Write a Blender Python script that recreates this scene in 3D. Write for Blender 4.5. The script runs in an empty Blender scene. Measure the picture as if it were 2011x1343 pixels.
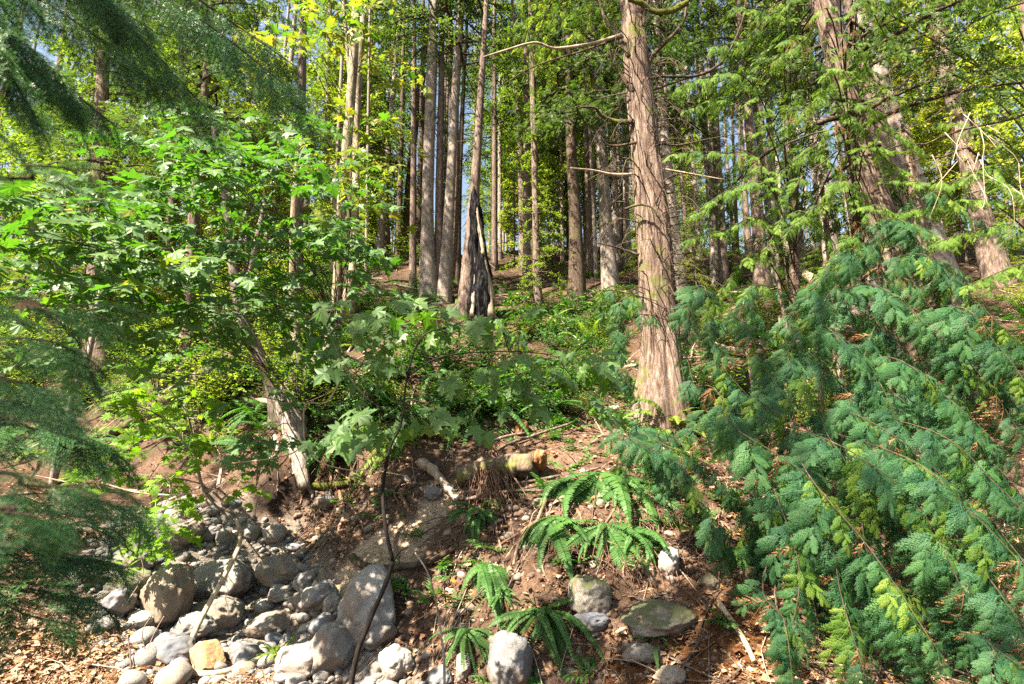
import bpy, math, random
import numpy as np
from mathutils import Matrix, Vector
rng = np.random.default_rng(7)
random.seed(7)
R = math.radians
SC = bpy.context.scene
# ------------------------------------------------------------------ camera
PW, PH, F = 2011.0, 1343.0, 1005.0
PITCH = R(10.0)
CZ = 3.0
cam_d = bpy.data.cameras.new('camera')
cam = bpy.data.objects.new('camera', cam_d)
SC.collection.objects.link(cam)
cam_d.sensor_width = 36.0
cam_d.lens = 36.0 * F / PW
cam_d.clip_start = 0.05
cam_d.clip_end = 600.0
cam.location = (0, 0, CZ)
cam.rotation_euler = (R(90) + PITCH, 0, 0)
cam_d.dof.use_dof = True
cam_d.dof.focus_distance = 6.5
cam_d.dof.aperture_fstop = 3.0
SC.camera = cam
# ------------------------------------------------------------------ sky, sun, exposure
SUN_EL, SUN_AZ = 52.0, -127.0     # azimuth: degrees clockwise from +Y, where the sun stands
w = bpy.data.worlds.new('World'); SC.world = w; w.use_nodes = True
nt = w.node_tree
bg = nt.nodes['Background'] if 'Background' in nt.nodes else nt.nodes.new('ShaderNodeBackground')
sky = nt.nodes.new('ShaderNodeTexSky'); sky.sky_type = 'NISHITA'; sky.sun_disc = False
sky.sun_elevation = R(SUN_EL); sky.sun_rotation = R(SUN_AZ)
sky.air_density = 1.0; sky.dust_density = 1.5; sky.ozone_density = 1.0
nt.links.new(sky.outputs[0], bg.inputs[0]); bg.inputs[1].default_value = 0.06
sl = bpy.data.lights.new('sun', 'SUN'); sl.energy = 5.0; sl.angle = R(0.55); sl.color = (1.0, 0.95, 0.87)
sun = bpy.data.objects.new('sun', sl); SC.collection.objects.link(sun)
sdir = Vector((math.sin(R(SUN_AZ)) * math.cos(R(SUN_EL)), math.cos(R(SUN_AZ)) * math.cos(R(SUN_EL)), math.sin(R(SUN_EL))))
sun.rotation_euler = sdir.to_track_quat('Z', 'Y').to_euler()
sun.location = sdir * 60
SC.view_settings.view_transform = 'Standard'
SC.view_settings.look = 'None'
SC.view_settings.exposure = 2.6
SC.view_settings.use_white_balance = True; SC.view_settings.white_balance_temperature = 7600
SC.view_settings.gamma = 1.0
SC.view_settings.use_curve_mapping = False
SC.render.engine = 'CYCLES'
SC.cycles.max_bounces = 7; SC.cycles.diffuse_bounces = 4; SC.cycles.glossy_bounces = 2
SC.cycles.transmission_bounces = 4; SC.cycles.transparent_max_bounces = 4
SC.cycles.caustics_reflective = False; SC.cycles.caustics_refractive = False
SC.cycles.use_denoising = False

# ------------------------------------------------------------------ helpers
cp, sp_ = math.cos(PITCH), math.sin(PITCH)
def P(u, v, d):
    """point seen at photo pixel (u, v), d metres ahead"""
    x = (u - PW / 2) / F * d; y = (PH / 2 - v) / F * d
    return np.array([x, d * cp - y * sp_, CZ + d * sp_ + y * cp])
def PY(u, v, Y):
    q = P(u, v, 1.0); t = Y / q[1]
    return np.array([q[0] * t, Y, CZ + (q[2] - CZ) * t])
def project(p):
    x, y, z = p[..., 0], p[..., 1], p[..., 2] - CZ
    d = y * cp + z * sp_; h = -y * sp_ + z * cp
    return PW / 2 + F * x / d, PH / 2 - F * h / d, d
def nrm(a):
    a = np.asarray(a, float)
    return a / (np.linalg.norm(a, axis=-1, keepdims=True) + 1e-12)
def hash3(ix, iy, iz):
    h = (ix * 374761393 + iy * 668265263 + iz * 2147483647 + 1013904223) & 0xffffffff
    h = ((h ^ (h >> 13)) * 1274126177) & 0xffffffff
    h = ((h ^ (h >> 16)) * 2246822519) & 0xffffffff
    return ((h ^ (h >> 15)) & 0xffff) / 65535.0
def vnoise(p):
    p = np.asarray(p, float); i = np.floor(p).astype(np.int64); f = p - i; f = f * f * (3 - 2 * f)
    o = 0
    for dx in (0, 1):
        for dy in (0, 1):
            for dz in (0, 1):
                wgt = (f[..., 0] if dx else 1 - f[..., 0]) * (f[..., 1] if dy else 1 - f[..., 1]) * (f[..., 2] if dz else 1 - f[..., 2])
                o = o + wgt * hash3(i[..., 0] + dx, i[..., 1] + dy, i[..., 2] + dz)
    return o * 2 - 1
def fbm(p, s=1.0, octv=4, g=0.5):
    p = np.asarray(p, float) * s; a = 1.0; o = 0
    for k in range(octv):
        o = o + a * vnoise(p + 17.3 * k); p = p * 2.03; a *= g
    return o
def mk_mesh(name, V, Fs, smooth=True, mats=(), midx=None):
    """V (n,3); Fs list of (m,k) int arrays"""
    if not isinstance(Fs, (list, tuple)): Fs = [Fs]
    Fs = [np.asarray(f) for f in Fs if len(f)]
    me = bpy.data.meshes.new(name)
    V = np.asarray(V, np.float32)
    me.vertices.add(len(V)); me.vertices.foreach_set('co', V.ravel())
    li = np.concatenate([f.ravel() for f in Fs]).astype(np.int32)
    tot = np.concatenate([np.full(len(f), f.shape[1]) for f in Fs])
    st = np.concatenate([[0], np.cumsum(tot)[:-1]]).astype(np.int32)
    me.loops.add(len(li)); me.loops.foreach_set('vertex_index', li)
    me.polygons.add(len(tot)); me.polygons.foreach_set('loop_start', st)
    for m in mats: me.materials.append(m)
    if midx is not None: me.polygons.foreach_set('material_index', np.asarray(midx, np.int32))
    me.polygons.foreach_set('use_smooth', np.full(len(tot), smooth))
    me.update(calc_edges=True)
    return me
class Acc:
    def __init__(s): s.V = []; s.F = {}; s.n = 0
    def add(s, V, Fc):
        V = np.asarray(V, float).reshape(-1, 3)
        for f in (Fc if isinstance(Fc, list) else [Fc]):
            if len(f): s.F.setdefault(f.shape[1], []).append(np.asarray(f) + s.n)
        s.V.append(V); s.n += len(V)
    def mesh(s, name, smooth=True, mats=()):
        return mk_mesh(name, np.concatenate(s.V), [np.concatenate(x) for x in s.F.values()], smooth, mats)
def stamp(T, Fc, pos, X, N, sc):
    """copies of template T placed at pos with x axis X, normal N, scale sc"""
    pos = np.asarray(pos, float); X = nrm(X); N = np.asarray(N, float)
    Y = nrm(np.cross(N, X)); Z = np.cross(X, Y)
    M = np.stack([X, Y, Z], axis=-1)
    sc = np.asarray(sc, float)
    if sc.ndim == 1: sc = sc[:, None]
    TT = T[None, :, :] * sc[:, None, :] if sc.shape[1] == 3 else T[None] * sc[:, None, :]
    V = np.einsum('nij,nkj->nki', M, TT) + pos[:, None, :]
    k = len(T)
    Fo = (Fc[None] + (np.arange(len(pos)) * k)[:, None, None]).reshape(-1, Fc.shape[1])
    return V.reshape(-1, 3), Fo
def spline(pts, n):
    """Catmull-Rom through pts"""
    p = np.asarray(pts, float)
    if len(p) == 2: return p[0] + (p[1] - p[0]) * np.linspace(0, 1, n)[:, None]
    q = np.vstack([2 * p[0] - p[1], p, 2 * p[-1] - p[-2]])
    t = np.linspace(0, len(p) - 1 - 1e-6, n); i = t.astype(int); f = (t - i)[:, None]
    a, b, c, d = q[i], q[i + 1], q[i + 2], q[i + 3]
    return 0.5 * (2 * b + (c - a) * f + (2 * a - 5 * b + 4 * c - d) * f ** 2 + (3 * b - a - 3 * c + d) * f ** 3)
def tube(pts, rad, seg=8, prof=None, cap=True):
    """tube along pts; prof(i_array, ang_array) multiplies radius"""
    p = np.asarray(pts, float); n = len(p)
    rad = np.interp(np.linspace(0, 1, n), np.linspace(0, 1, len(rad)), rad) if np.ndim(rad) and len(rad) != n else (np.full(n, rad) if not np.ndim(rad) else np.asarray(rad, float))
    T = nrm(np.gradient(p, axis=0))
    ref = np.array([1.0, 0.13, 0.21]) if abs(T[:, 0]).mean() < 0.8 else np.array([0.1, 1.0, 0.2])
    A = nrm(np.cross(T, ref)); B = np.cross(T, A)
    ang = np.linspace(0, 2 * math.pi, seg, endpoint=False)
    rr = rad[:, None] * np.ones(seg)[None]
    if prof is not None: rr = rr * prof(np.linspace(0, 1, n)[:, None], ang[None, :])
    V = p[:, None] + rr[..., None] * (np.cos(ang)[None, :, None] * A[:, None] + np.sin(ang)[None, :, None] * B[:, None])
    i = np.arange(n - 1)[:, None] * seg; j = np.arange(seg)[None]; k = (j + 1) % seg
    Fq = np.stack([i + j, i + k, i + seg + k, i + seg + j], -1).reshape(-1, 4)
    V = V.reshape(-1, 3)
    if not cap: return V, [Fq]
    V = np.vstack([V, p[0], p[-1]])
    j = np.arange(seg); k = (j + 1) % seg
    Ft = np.vstack([np.stack([k, j, np.full(seg, n * seg)], -1), np.stack([(n - 1) * seg + j, (n - 1) * seg + k, np.full(seg, n * seg + 1)], -1)])
    return V, [Fq, Ft]

def link(o, parent=None, world=False):
    SC.collection.objects.link(o)
    if parent is not None: o.parent = parent
    return o
def obj(name, me, parent=None, loc=None):
    o = bpy.data.objects.new(name, me)
    if loc is not None: o.location = tuple(loc)
    return link(o, parent)
def thing(name, label, cat, loc=(0, 0, 0), group=None):
    o = bpy.data.objects.new(name, None); o.empty_display_size = 0.2
    o.location = tuple(loc); SC.collection.objects.link(o)
    o['label'] = label; o['category'] = cat
    if group: o['group'] = group
    return o
def tag(o, label, cat, group=None):
    o['label'] = label; o['category'] = cat
    if group: o['group'] = group
    return o
def kind(o, k):
    o['kind'] = k; return o
def basis(pos, X, N, s=1.0):
    X = Vector(X).normalized(); N = Vector(N); Y = N.cross(X).normalized(); Z = X.cross(Y)
    m = Matrix((X, Y, Z)).transposed().to_4x4()
    if np.ndim(s): m = m @ Matrix.Diagonal((s[0], s[1], s[2], 1))
    else: m = m @ Matrix.Scale(s, 4)
    m.translation = Vector(pos)
    return m

# ------------------------------------------------------------------ materials
def ramp(nt, fac, stops, interp='LINEAR'):
    r = nt.nodes.new('ShaderNodeValToRGB'); r.color_ramp.interpolation = interp
    el = r.color_ramp.elements
    while len(el) < len(stops): el.new(0.5)
    for e, (p, c) in zip(el, stops):
        e.position = p; e.color = (*c, 1)
    if fac is not None: nt.links.new(fac, r.inputs[0])
    return r.outputs[0]
def noise(nt, vec, scale, detail=5, rough=0.6, dist=0.0):
    n = nt.nodes.new('ShaderNodeTexNoise'); n.inputs['Scale'].default_value = scale
    n.inputs['Detail'].default_value = detail; n.inputs['Roughness'].default_value = rough; n.inputs['Distortion'].default_value = dist
    if vec is not None: nt.links.new(vec, n.inputs['Vector'])
    return n.outputs['Fac']
def mapping(nt, out, sc):
    m = nt.nodes.new('ShaderNodeMapping'); m.inputs['Scale'].default_value = sc
    nt.links.new(out, m.inputs['Vector']); return m.outputs[0]
def mixc(nt, fac, a, b, mode='MIX'):
    m = nt.nodes.new('ShaderNodeMix'); m.data_type = 'RGBA'; m.blend_type = mode
    for sock, val in ((m.inputs[0], fac), (m.inputs[6], a), (m.inputs[7], b)):
        if isinstance(val, (int, float)): sock.default_value = val
        elif isinstance(val, tuple): sock.default_value = (*val, 1)
        else: nt.links.new(val, sock)
    return m.outputs[2]
def math_(nt, op, a, b=None, clamp=False):
    m = nt.nodes.new('ShaderNodeMath'); m.operation = op; m.use_clamp = clamp
    for sock, val in ((m.inputs[0], a), (m.inputs[1], b)):
        if val is None: continue
        if isinstance(val, (int, float)): sock.default_value = val
        else: nt.links.new(val, sock)
    return m.outputs[0]
def new_mat(name):
    m = bpy.data.materials.new(name); m.use_nodes = True
    nt = m.node_tree; b = nt.nodes['Principled BSDF']
    return m, nt, b, nt.nodes['Material Output']
def coord(nt, which='Object'):
    t = nt.nodes.new('ShaderNodeTexCoord'); return t.outputs[which]
def bump(nt, b, h, strength, dist):
    n = nt.nodes.new('ShaderNodeBump'); n.inputs['Strength'].default_value = strength; n.inputs['Distance'].default_value = dist
    nt.links.new(h, n.inputs['Height']); nt.links.new(n.outputs[0], b.inputs['Normal'])
def leaf_mat(name, stops, back=None, tip=None, trans=0.45, rough=0.5, per='island', tcol=None, spec=0.18, tone=False):
    """thin leaf: diffuse and gloss in front, light through it from behind"""
    m, nt, b, out = new_mat(name)
    g = nt.nodes.new('ShaderNodeNewGeometry'); oi = nt.nodes.new('ShaderNodeObjectInfo')
    isl = g.outputs['Random Per Island']; ob = oi.outputs['Random']
    if per == 'island': f = isl
    elif per == 'object': f = ob
    else:
        f = math_(nt, 'ADD', math_(nt, 'MULTIPLY', isl, 0.45), math_(nt, 'MULTIPLY', ob, 0.55))
    if tone:
        ta = nt.nodes.new('ShaderNodeAttribute'); ta.attribute_name = 'tone'
        f = math_(nt, 'ADD', math_(nt, 'MULTIPLY', isl, .22), math_(nt, 'ADD', math_(nt, 'MULTIPLY', ob, .38), math_(nt, 'MULTIPLY', ta.outputs['Fac'], .4)))
    c = ramp(nt, f, stops)
    nz = noise(nt, coord(nt, 'Object'), 9.0, 3)
    c = mixc(nt, math_(nt, 'MULTIPLY', nz, 0.5), c, mixc(nt, 1.0, c, (0.6, 0.62, 0.5), 'MULTIPLY'))
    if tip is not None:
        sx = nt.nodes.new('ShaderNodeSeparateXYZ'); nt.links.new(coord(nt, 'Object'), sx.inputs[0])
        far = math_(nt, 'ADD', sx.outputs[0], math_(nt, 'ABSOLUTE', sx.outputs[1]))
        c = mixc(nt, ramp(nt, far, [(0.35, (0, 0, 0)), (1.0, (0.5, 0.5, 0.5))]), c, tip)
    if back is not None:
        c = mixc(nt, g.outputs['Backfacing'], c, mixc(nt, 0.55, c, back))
    nt.links.new(c, b.inputs['Base Color']); b.inputs['Roughness'].default_value = rough
    b.inputs['Specular IOR Level'].default_value = spec
    tr = nt.nodes.new('ShaderNodeBsdfTranslucent')
    nt.links.new(mixc(nt, 1.0, c, tcol or (1.5, 1.7, 0.6), 'MULTIPLY'), tr.inputs['Color'])
    mx = nt.nodes.new('ShaderNodeMixShader'); mx.inputs[0].default_value = trans
    nt.links.new(b.outputs[0], mx.inputs[1]); nt.links.new(tr.outputs[0], mx.inputs[2]); nt.links.new(mx.outputs[0], out.inputs['Surface'])
    return m
def bark_mat(name, dark, mid, light, vs=(14, 14, 1.6), moss=0.0, bumpd=0.03, fine=1.0, mosscol=(0.10, 0.12, 0.02)):
    m, nt, b, out = new_mat(name)
    co = coord(nt, 'Object')
    n1 = noise(nt, mapping(nt, co, vs), 1.0, 8, 0.65, 0.6)
    n2 = noise(nt, mapping(nt, co, (vs[0] * 3.2, vs[1] * 3.2, vs[2] * 2.5)), 1.0, 6, 0.7)
    n3 = noise(nt, co, 1.3, 4)
    h = math_(nt, 'ADD', n1, math_(nt, 'MULTIPLY', n2, 0.5))
    c = ramp(nt, math_(nt, 'MULTIPLY', h, 0.67), [(0.36, dark), (0.5, mid), (0.66, light)])
    c = mixc(nt, ramp(nt, n3, [(0.35, (0, 0, 0)), (0.7, (0.55, 0.55, 0.55))]), c, mixc(nt, 1.0, c, (0.62, 0.55, 0.5), 'MULTIPLY'))
    if moss:
        mn = noise(nt, co, 2.3, 6, 0.7)
        mf = ramp(nt, mn, [(0.62 - moss * 0.25, (0, 0, 0)), (0.72 - moss * 0.25, (0.85, 0.85, 0.85))])
        c = mixc(nt, mf, c, mosscol)
    nt.links.new(c, b.inputs['Base Color']); b.inputs['Roughness'].default_value = 0.9
    b.inputs['Specular IOR Level'].default_value = 0.2
    bump(nt, b, h, 0.9, bumpd)
    return m
def stone_mat(name, a, bcol, speck=0.5, stain=None, mossy=0.0):
    m, nt, b, out = new_mat(name)
    oi = nt.nodes.new('ShaderNodeObjectInfo'); co = coord(nt, 'Object')
    add = nt.nodes.new('ShaderNodeVectorMath'); add.operation = 'ADD'
    nt.links.new(co, add.inputs[0]); nt.links.new(oi.outputs['Random'], add.inputs[1])
    gp = nt.nodes.new('ShaderNodeNewGeometry').outputs['Position']
    n1 = noise(nt, gp, 3.0, 6, 0.65); n2 = noise(nt, gp, 90.0, 3, 0.8)
    c = mixc(nt, ramp(nt, n1, [(0.35, (0, 0, 0)), (0.65, (1, 1, 1))]), a, bcol)
    c = mixc(nt, oi.outputs['Random'], c, mixc(nt, 1.0, c, (0.62, 0.66, 0.74), 'MULTIPLY'))
    c = mixc(nt, math_(nt, 'MULTIPLY', ramp(nt, n2, [(0.42, (1, 1, 1)), (0.52, (0, 0, 0))]), speck), c, (0.05, 0.045, 0.04))
    c = mixc(nt, math_(nt, 'MULTIPLY', ramp(nt, n2, [(0.6, (0, 0, 0)), (0.66, (1, 1, 1))]), speck * 0.6), c, (0.55, 0.53, 0.5))
    n3 = noise(nt, gp, 7.0, 8, 0.7)
    dn = noise(nt, gp, 2.2, 5, 0.7); sep0 = nt.nodes.new('ShaderNodeSeparateXYZ'); nt.links.new(nt.nodes.new('ShaderNodeNewGeometry').outputs['Normal'], sep0.inputs[0])
    c = mixc(nt, ramp(nt, math_(nt, 'SUBTRACT', dn, math_(nt, 'MULTIPLY', sep0.outputs[2], .12)), [(.40, (0, 0, 0)), (.56, (.6, .6, .6))]), c, (.17, .12, .085))
    if stain: c = mixc(nt, ramp(nt, n3, [(0.5, (0, 0, 0)), (0.68, (0.7, 0.7, 0.7))]), c, stain)
    if mossy:
        sep = nt.nodes.new('ShaderNodeSeparateXYZ'); nt.links.new(nt.nodes.new('ShaderNodeNewGeometry').outputs['Normal'], sep.inputs[0])
        f = math_(nt, 'MULTIPLY', math_(nt, 'ADD', n3, math_(nt, 'MULTIPLY', sep.outputs[2], 0.25)), 1.0)
        c = mixc(nt, ramp(nt, f, [(0.6 - mossy * .2, (0, 0, 0)), (0.72 - mossy * .2, (0.8, 0.8, 0.8))]), c, (0.075, 0.085, 0.03))
    nt.links.new(c, b.inputs['Base Color']); b.inputs['Roughness'].default_value = 0.85
    b.inputs['Specular IOR Level'].default_value = 0.25
    bump(nt, b, math_(nt, 'ADD', n3, math_(nt, 'MULTIPLY', n2, 0.3)), 0.6, 0.02)
    return m
M = {}
M['bark_cedar'] = bark_mat('bark_cedar', (0.045, 0.026, 0.02), (0.17, 0.118, 0.094), (0.36, 0.30, 0.26), (20, 20, 2.6), moss=0.3, bumpd=0.06)
M['bark_fir'] = bark_mat('bark_fir', (0.035, 0.024, 0.02), (0.14, 0.10, 0.082), (0.30, 0.25, 0.22), (22, 22, 5), moss=0.12, bumpd=0.03)
M['bark_grey'] = bark_mat('bark_grey', (0.07, 0.055, 0.045), (0.21, 0.175, 0.155), (0.40, 0.36, 0.32), (12, 12, 6), moss=0.2, bumpd=0.015)
M['bark_moss'] = bark_mat('bark_moss', (0.06, 0.045, 0.03), (0.22, 0.18, 0.13), (0.38, 0.33, 0.26), (14, 14, 6), moss=.45, bumpd=0.02, mosscol=(0.09, 0.09, 0.025))
M['bark_dark'] = bark_mat('bark_dark', (0.02, 0.014, 0.01), (0.065, 0.045, 0.032), (0.14, 0.11, 0.085), (20, 20, 6), moss=0.2, bumpd=0.02)
M['bark_blackish'] = bark_mat('bark_blackish', (0.006, 0.005, 0.005), (0.02, 0.016, 0.014), (0.05, 0.042, 0.036), (20, 20, 6), bumpd=0.01)  # near-black bark of the forked sapling
M['bark_stem'] = bark_mat('bark_stem', (0.04, 0.03, 0.025), (0.13, 0.105, 0.09), (0.30, 0.27, 0.24), (12, 12, 6), moss=0.5, bumpd=0.02, mosscol=(0.06, 0.065, 0.02))
M['wood_dead'] = bark_mat('wood_dead', (0.10, 0.075, 0.055), (0.30, 0.235, 0.18), (0.46, 0.40, 0.33), (10, 10, 3), bumpd=0.01)
M['wood_pale'] = bark_mat('wood_pale', (0.2, 0.15, 0.1), (0.42, 0.33, 0.23), (0.58, 0.5, 0.4), (10, 10, 3), bumpd=0.008)
M['wood_rot'] = bark_mat('wood_rot', (0.08, 0.035, 0.02), (0.27, 0.12, 0.055), (0.45, 0.27, 0.14), (9, 9, 9), bumpd=0.03)
M['char'] = bark_mat('char', (0.002, 0.002, 0.002), (0.006, 0.006, 0.007), (0.06, 0.06, 0.065), (14, 14, 3), bumpd=0.03)
_cb = M['char'].node_tree.nodes['Principled BSDF']; _cb.inputs['Specular IOR Level'].default_value = 0.02; _cb.inputs['Roughness'].default_value = 1.0
M['root'] = bark_mat('root', (0.06, 0.03, 0.02), (0.2, 0.115, 0.08), (0.34, 0.23, 0.17), (20, 20, 8), bumpd=0.01)
M['moss'] = bark_mat('moss', (0.025, 0.03, 0.006), (0.075, 0.085, 0.015), (0.17, 0.17, 0.035), (30, 30, 30), bumpd=0.02)
M['stone_grey'] = stone_mat('stone_grey', (0.285, 0.268, 0.245), (0.195, 0.183, 0.168))
M['stone_pale'] = stone_mat('stone_pale', (0.38, 0.36, 0.325), (0.27, 0.25, 0.225), 0.4)
M['stone_blue'] = stone_mat('stone_blue', (0.19, 0.2, 0.215), (0.14, 0.145, 0.155), 0.2)
M['stone_tan'] = stone_mat('stone_tan', (0.34, 0.285, 0.22), (0.24, 0.2, 0.16), 0.5, stain=(0.2, 0.13, 0.08))
M['stone_moss'] = stone_mat('stone_moss', (0.30, 0.28, 0.24), (0.17, 0.16, 0.14), 0.6, mossy=0.25)
GR = [(0.0, (0.018, 0.055, 0.012)), (0.4, (0.035, 0.10, 0.02)), (0.75, (0.06, 0.15, 0.03)), (1.0, (0.10, 0.19, 0.04))]
M['maple'] = leaf_mat('maple', [(0.0, (0.035, 0.115, 0.022)), (0.5, (0.065, 0.17, 0.028)), (0.85, (0.12, 0.22, 0.03)), (1.0, (0.24, 0.29, 0.04))], back=(0.12, 0.2, 0.1), trans=0.4, per='both', rough=0.42)
M['maple_yellow'] = leaf_mat('maple_yellow', [(0.0, (0.07, 0.16, 0.03)), (0.55, (0.14, 0.22, 0.035)), (0.85, (0.28, 0.27, 0.05)), (1.0, (0.4, 0.18, 0.04))], trans=0.5, per='both', tcol=(1.3, 1.2, 0.5))
M['vine_leaf'] = leaf_mat('vine_leaf', [(0.0, (0.07, 0.17, 0.02)), (0.6, (0.14, 0.27, 0.025)), (1.0, (0.24, 0.34, 0.05))], trans=0.5, per='both')
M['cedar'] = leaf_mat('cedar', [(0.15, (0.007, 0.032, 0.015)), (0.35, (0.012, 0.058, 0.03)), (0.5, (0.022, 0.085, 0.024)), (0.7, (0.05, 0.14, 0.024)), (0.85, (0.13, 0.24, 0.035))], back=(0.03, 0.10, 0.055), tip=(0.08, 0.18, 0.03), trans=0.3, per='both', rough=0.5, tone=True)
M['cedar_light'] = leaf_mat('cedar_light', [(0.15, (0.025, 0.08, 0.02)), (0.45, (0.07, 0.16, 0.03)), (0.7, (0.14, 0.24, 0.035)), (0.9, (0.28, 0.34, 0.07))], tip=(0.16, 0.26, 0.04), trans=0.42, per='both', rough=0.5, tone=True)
M['cedar_dead'] = leaf_mat('cedar_dead', [(0.0, (0.10, 0.045, 0.025)), (0.5, (0.22, 0.10, 0.04)), (1.0, (0.28, 0.17, 0.09))], trans=0.3, tcol=(1.2, 1.0, 0.7))
M['needle'] = leaf_mat('needle', [(0.0, (0.035, 0.12, 0.05)), (0.6, (0.07, 0.2, 0.075)), (1.0, (0.13, 0.28, 0.08))], back=(0.09, 0.18, 0.14), trans=0.25, per='both', rough=0.4)
M['fern'] = leaf_mat('fern', [(0.0, (0.02, 0.085, 0.015)), (0.6, (0.04, 0.14, 0.022)), (1.0, (0.11, 0.22, 0.035))], back=(0.08, 0.16, 0.06), trans=0.35, per='both', rough=0.4)
M['fern_pale'] = leaf_mat('fern_pale', [(0.0, (0.09, 0.18, 0.03)), (1.0, (0.22, 0.30, 0.06))], trans=0.4, per='both')
M['fern_dead'] = leaf_mat('fern_dead', [(0.0, (0.10, 0.05, 0.028)), (1.0, (0.24, 0.13, 0.06))], trans=0.25, per='both', tcol=(1.1, 1.0, 0.7))
M['crown_green'] = leaf_mat('crown_green', [(0.0, (0.02, 0.045, 0.014)), (0.4, (0.055, 0.10, 0.03)), (0.75, (0.13, 0.18, 0.05)), (1.0, (0.38, 0.39, 0.17))], trans=0.42, per='both')
M['crown_light'] = leaf_mat('crown_light', [(0.0, (0.06, 0.12, 0.02)), (0.5, (0.14, 0.21, 0.035)), (1.0, (0.32, 0.34, 0.08))], trans=0.48, per='both')
M['crown_yellow'] = leaf_mat('crown_yellow', [(0.0, (0.08, 0.16, 0.02)), (0.55, (0.17, 0.24, 0.03)), (0.9, (0.34, 0.32, 0.04)), (1.0, (0.45, 0.22, 0.04))], trans=0.5, per='both', tcol=(1.3, 1.25, 0.5))
M['litter'] = leaf_mat('litter', [(0.0, (0.07, 0.03, 0.018)), (0.3, (0.19, 0.09, 0.05)), (0.6, (0.32, 0.19, 0.12)), (0.85, (0.46, 0.34, 0.25)), (1.0, (0.5, 0.22, 0.05))], trans=0.15, tcol=(1, 0.9, 0.7), rough=0.7)
M['dead_leaf'] = leaf_mat('dead_leaf', [(0.0, (0.17, 0.08, 0.045)), (0.4, (0.4, 0.25, 0.16)), (0.75, (0.55, 0.42, 0.32)), (1.0, (0.55, 0.24, 0.07))], trans=0.25, tcol=(1, 0.9, 0.7), per='both')

M['stone_orange'] = stone_mat('stone_orange', (0.5, 0.34, 0.17), (0.34, 0.2, 0.10), 0.5, stain=(0.3, 0.12, 0.04))
M['clod'] = bark_mat('clod', (0.035, 0.022, 0.016), (0.10, 0.065, 0.048), (0.2, 0.14, 0.10), (20, 20, 20), bumpd=0.01)
M['wood_old'] = bark_mat('wood_old', (0.04, 0.028, 0.02), (0.13, 0.095, 0.07), (0.27, 0.22, 0.17), (16, 16, 4), moss=.3, bumpd=0.02)
def ground_mat():
    m, nt, b, out = new_mat('forest_soil')
    at = nt.nodes.new('ShaderNodeAttribute'); at.attribute_name = 'soil'
    gp = nt.nodes.new('ShaderNodeNewGeometry').outputs['Position']
    n1 = noise(nt, gp, 2.2, 8, 0.7, 0.4); n2 = noise(nt, gp, 26.0, 6, 0.75, 0.5); n3 = noise(nt, gp, 120.0, 3, 0.7)
    v = nt.nodes.new('ShaderNodeTexVoronoi'); v.inputs['Scale'].default_value = 34.0; nt.links.new(gp, v.inputs['Vector'])
    c = mixc(nt, ramp(nt, n1, [(0.35, (0, 0, 0)), (0.7, (0.8, 0.8, 0.8))]), at.outputs['Color'], mixc(nt, 1.0, at.outputs['Color'], (0.55, 0.48, 0.42), 'MULTIPLY'))
    c = mixc(nt, ramp(nt, n2, [(0.36, (1, 1, 1)), (0.52, (0, 0, 0))]), c, mixc(nt, 1.0, c, (0.42, 0.34, 0.30), 'MULTIPLY'))
    c = mixc(nt, ramp(nt, n3, [(0.56, (0, 0, 0)), (0.68, (0.6, 0.6, 0.6))]), c, mixc(nt, 1.0, c, (1.7, 1.6, 1.5), 'MULTIPLY'))
    nt.links.new(c, b.inputs['Base Color']); b.inputs['Roughness'].default_value = 0.95; b.inputs['Specular IOR Level'].default_value = 0.15
    h = math_(nt, 'ADD', math_(nt, 'MULTIPLY', n1, 1.0), math_(nt, 'ADD', math_(nt, 'MULTIPLY', n2, 0.8), math_(nt, 'MULTIPLY', n3, 0.2)))
    bump(nt, b, h, 0.9, 0.05)
    return m
M['soil'] = ground_mat()
# ------------------------------------------------------------------ terrain
CTRL = [(100,1340,4.2),(400,1340,4.3),(650,1340,4.4),(430,1150,6.2),(350,1000,8.6),(250,900,11.5),(120,830,14),(0,1200,4.6),(0,950,8),(-200,1000,6),(-200,1340,4.0),
 (560,1200,5.6),(600,1010,7.6),(460,930,8.6),(420,850,10.2),(560,790,8.8),(600,940,7.7),(660,1080,6.0),(700,1250,4.9),(720,1130,5.5),(830,1000,6.3),(800,900,7.2),(850,820,8.3),
 (870,1340,4.2),(1000,1340,4.0),(1000,1200,4.4),(950,1080,5.0),(1000,960,6.0),(1000,850,7.5),(1000,720,10),(950,640,13),(930,600,15),(850,580,16.5),(1000,540,20),(900,500,25),(700,490,27),(1100,490,27),(1300,495,27),
 (1300,1340,3.6),(1250,1150,4.4),(1200,1000,5.2),(1180,930,6.0),(1300,835,7.8),(1500,1340,3.4),(1600,1200,4.0),(1500,1000,5.5),(1500,850,8),(1600,700,10.5),(1600,600,14),(1550,540,20),(1700,1340,3.5),
 (1950,1340,3.6),(1900,1100,5),(1900,900,7.5),(1900,700,11),(1950,560,16),(1950,470,22),(1750,520,18),(1600,490,26),(2400,700,8),(2400,1200,4),
 (300,640,17),(300,760,12),(100,600,19),(250,540,24),(500,620,15),(500,700,11.5),(650,660,12.5),(650,560,18),(450,500,27),(50,500,28),(-300,600,20),(-300,800,12)]
cxyz = np.array([P(*c) for c in CTRL])
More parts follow.
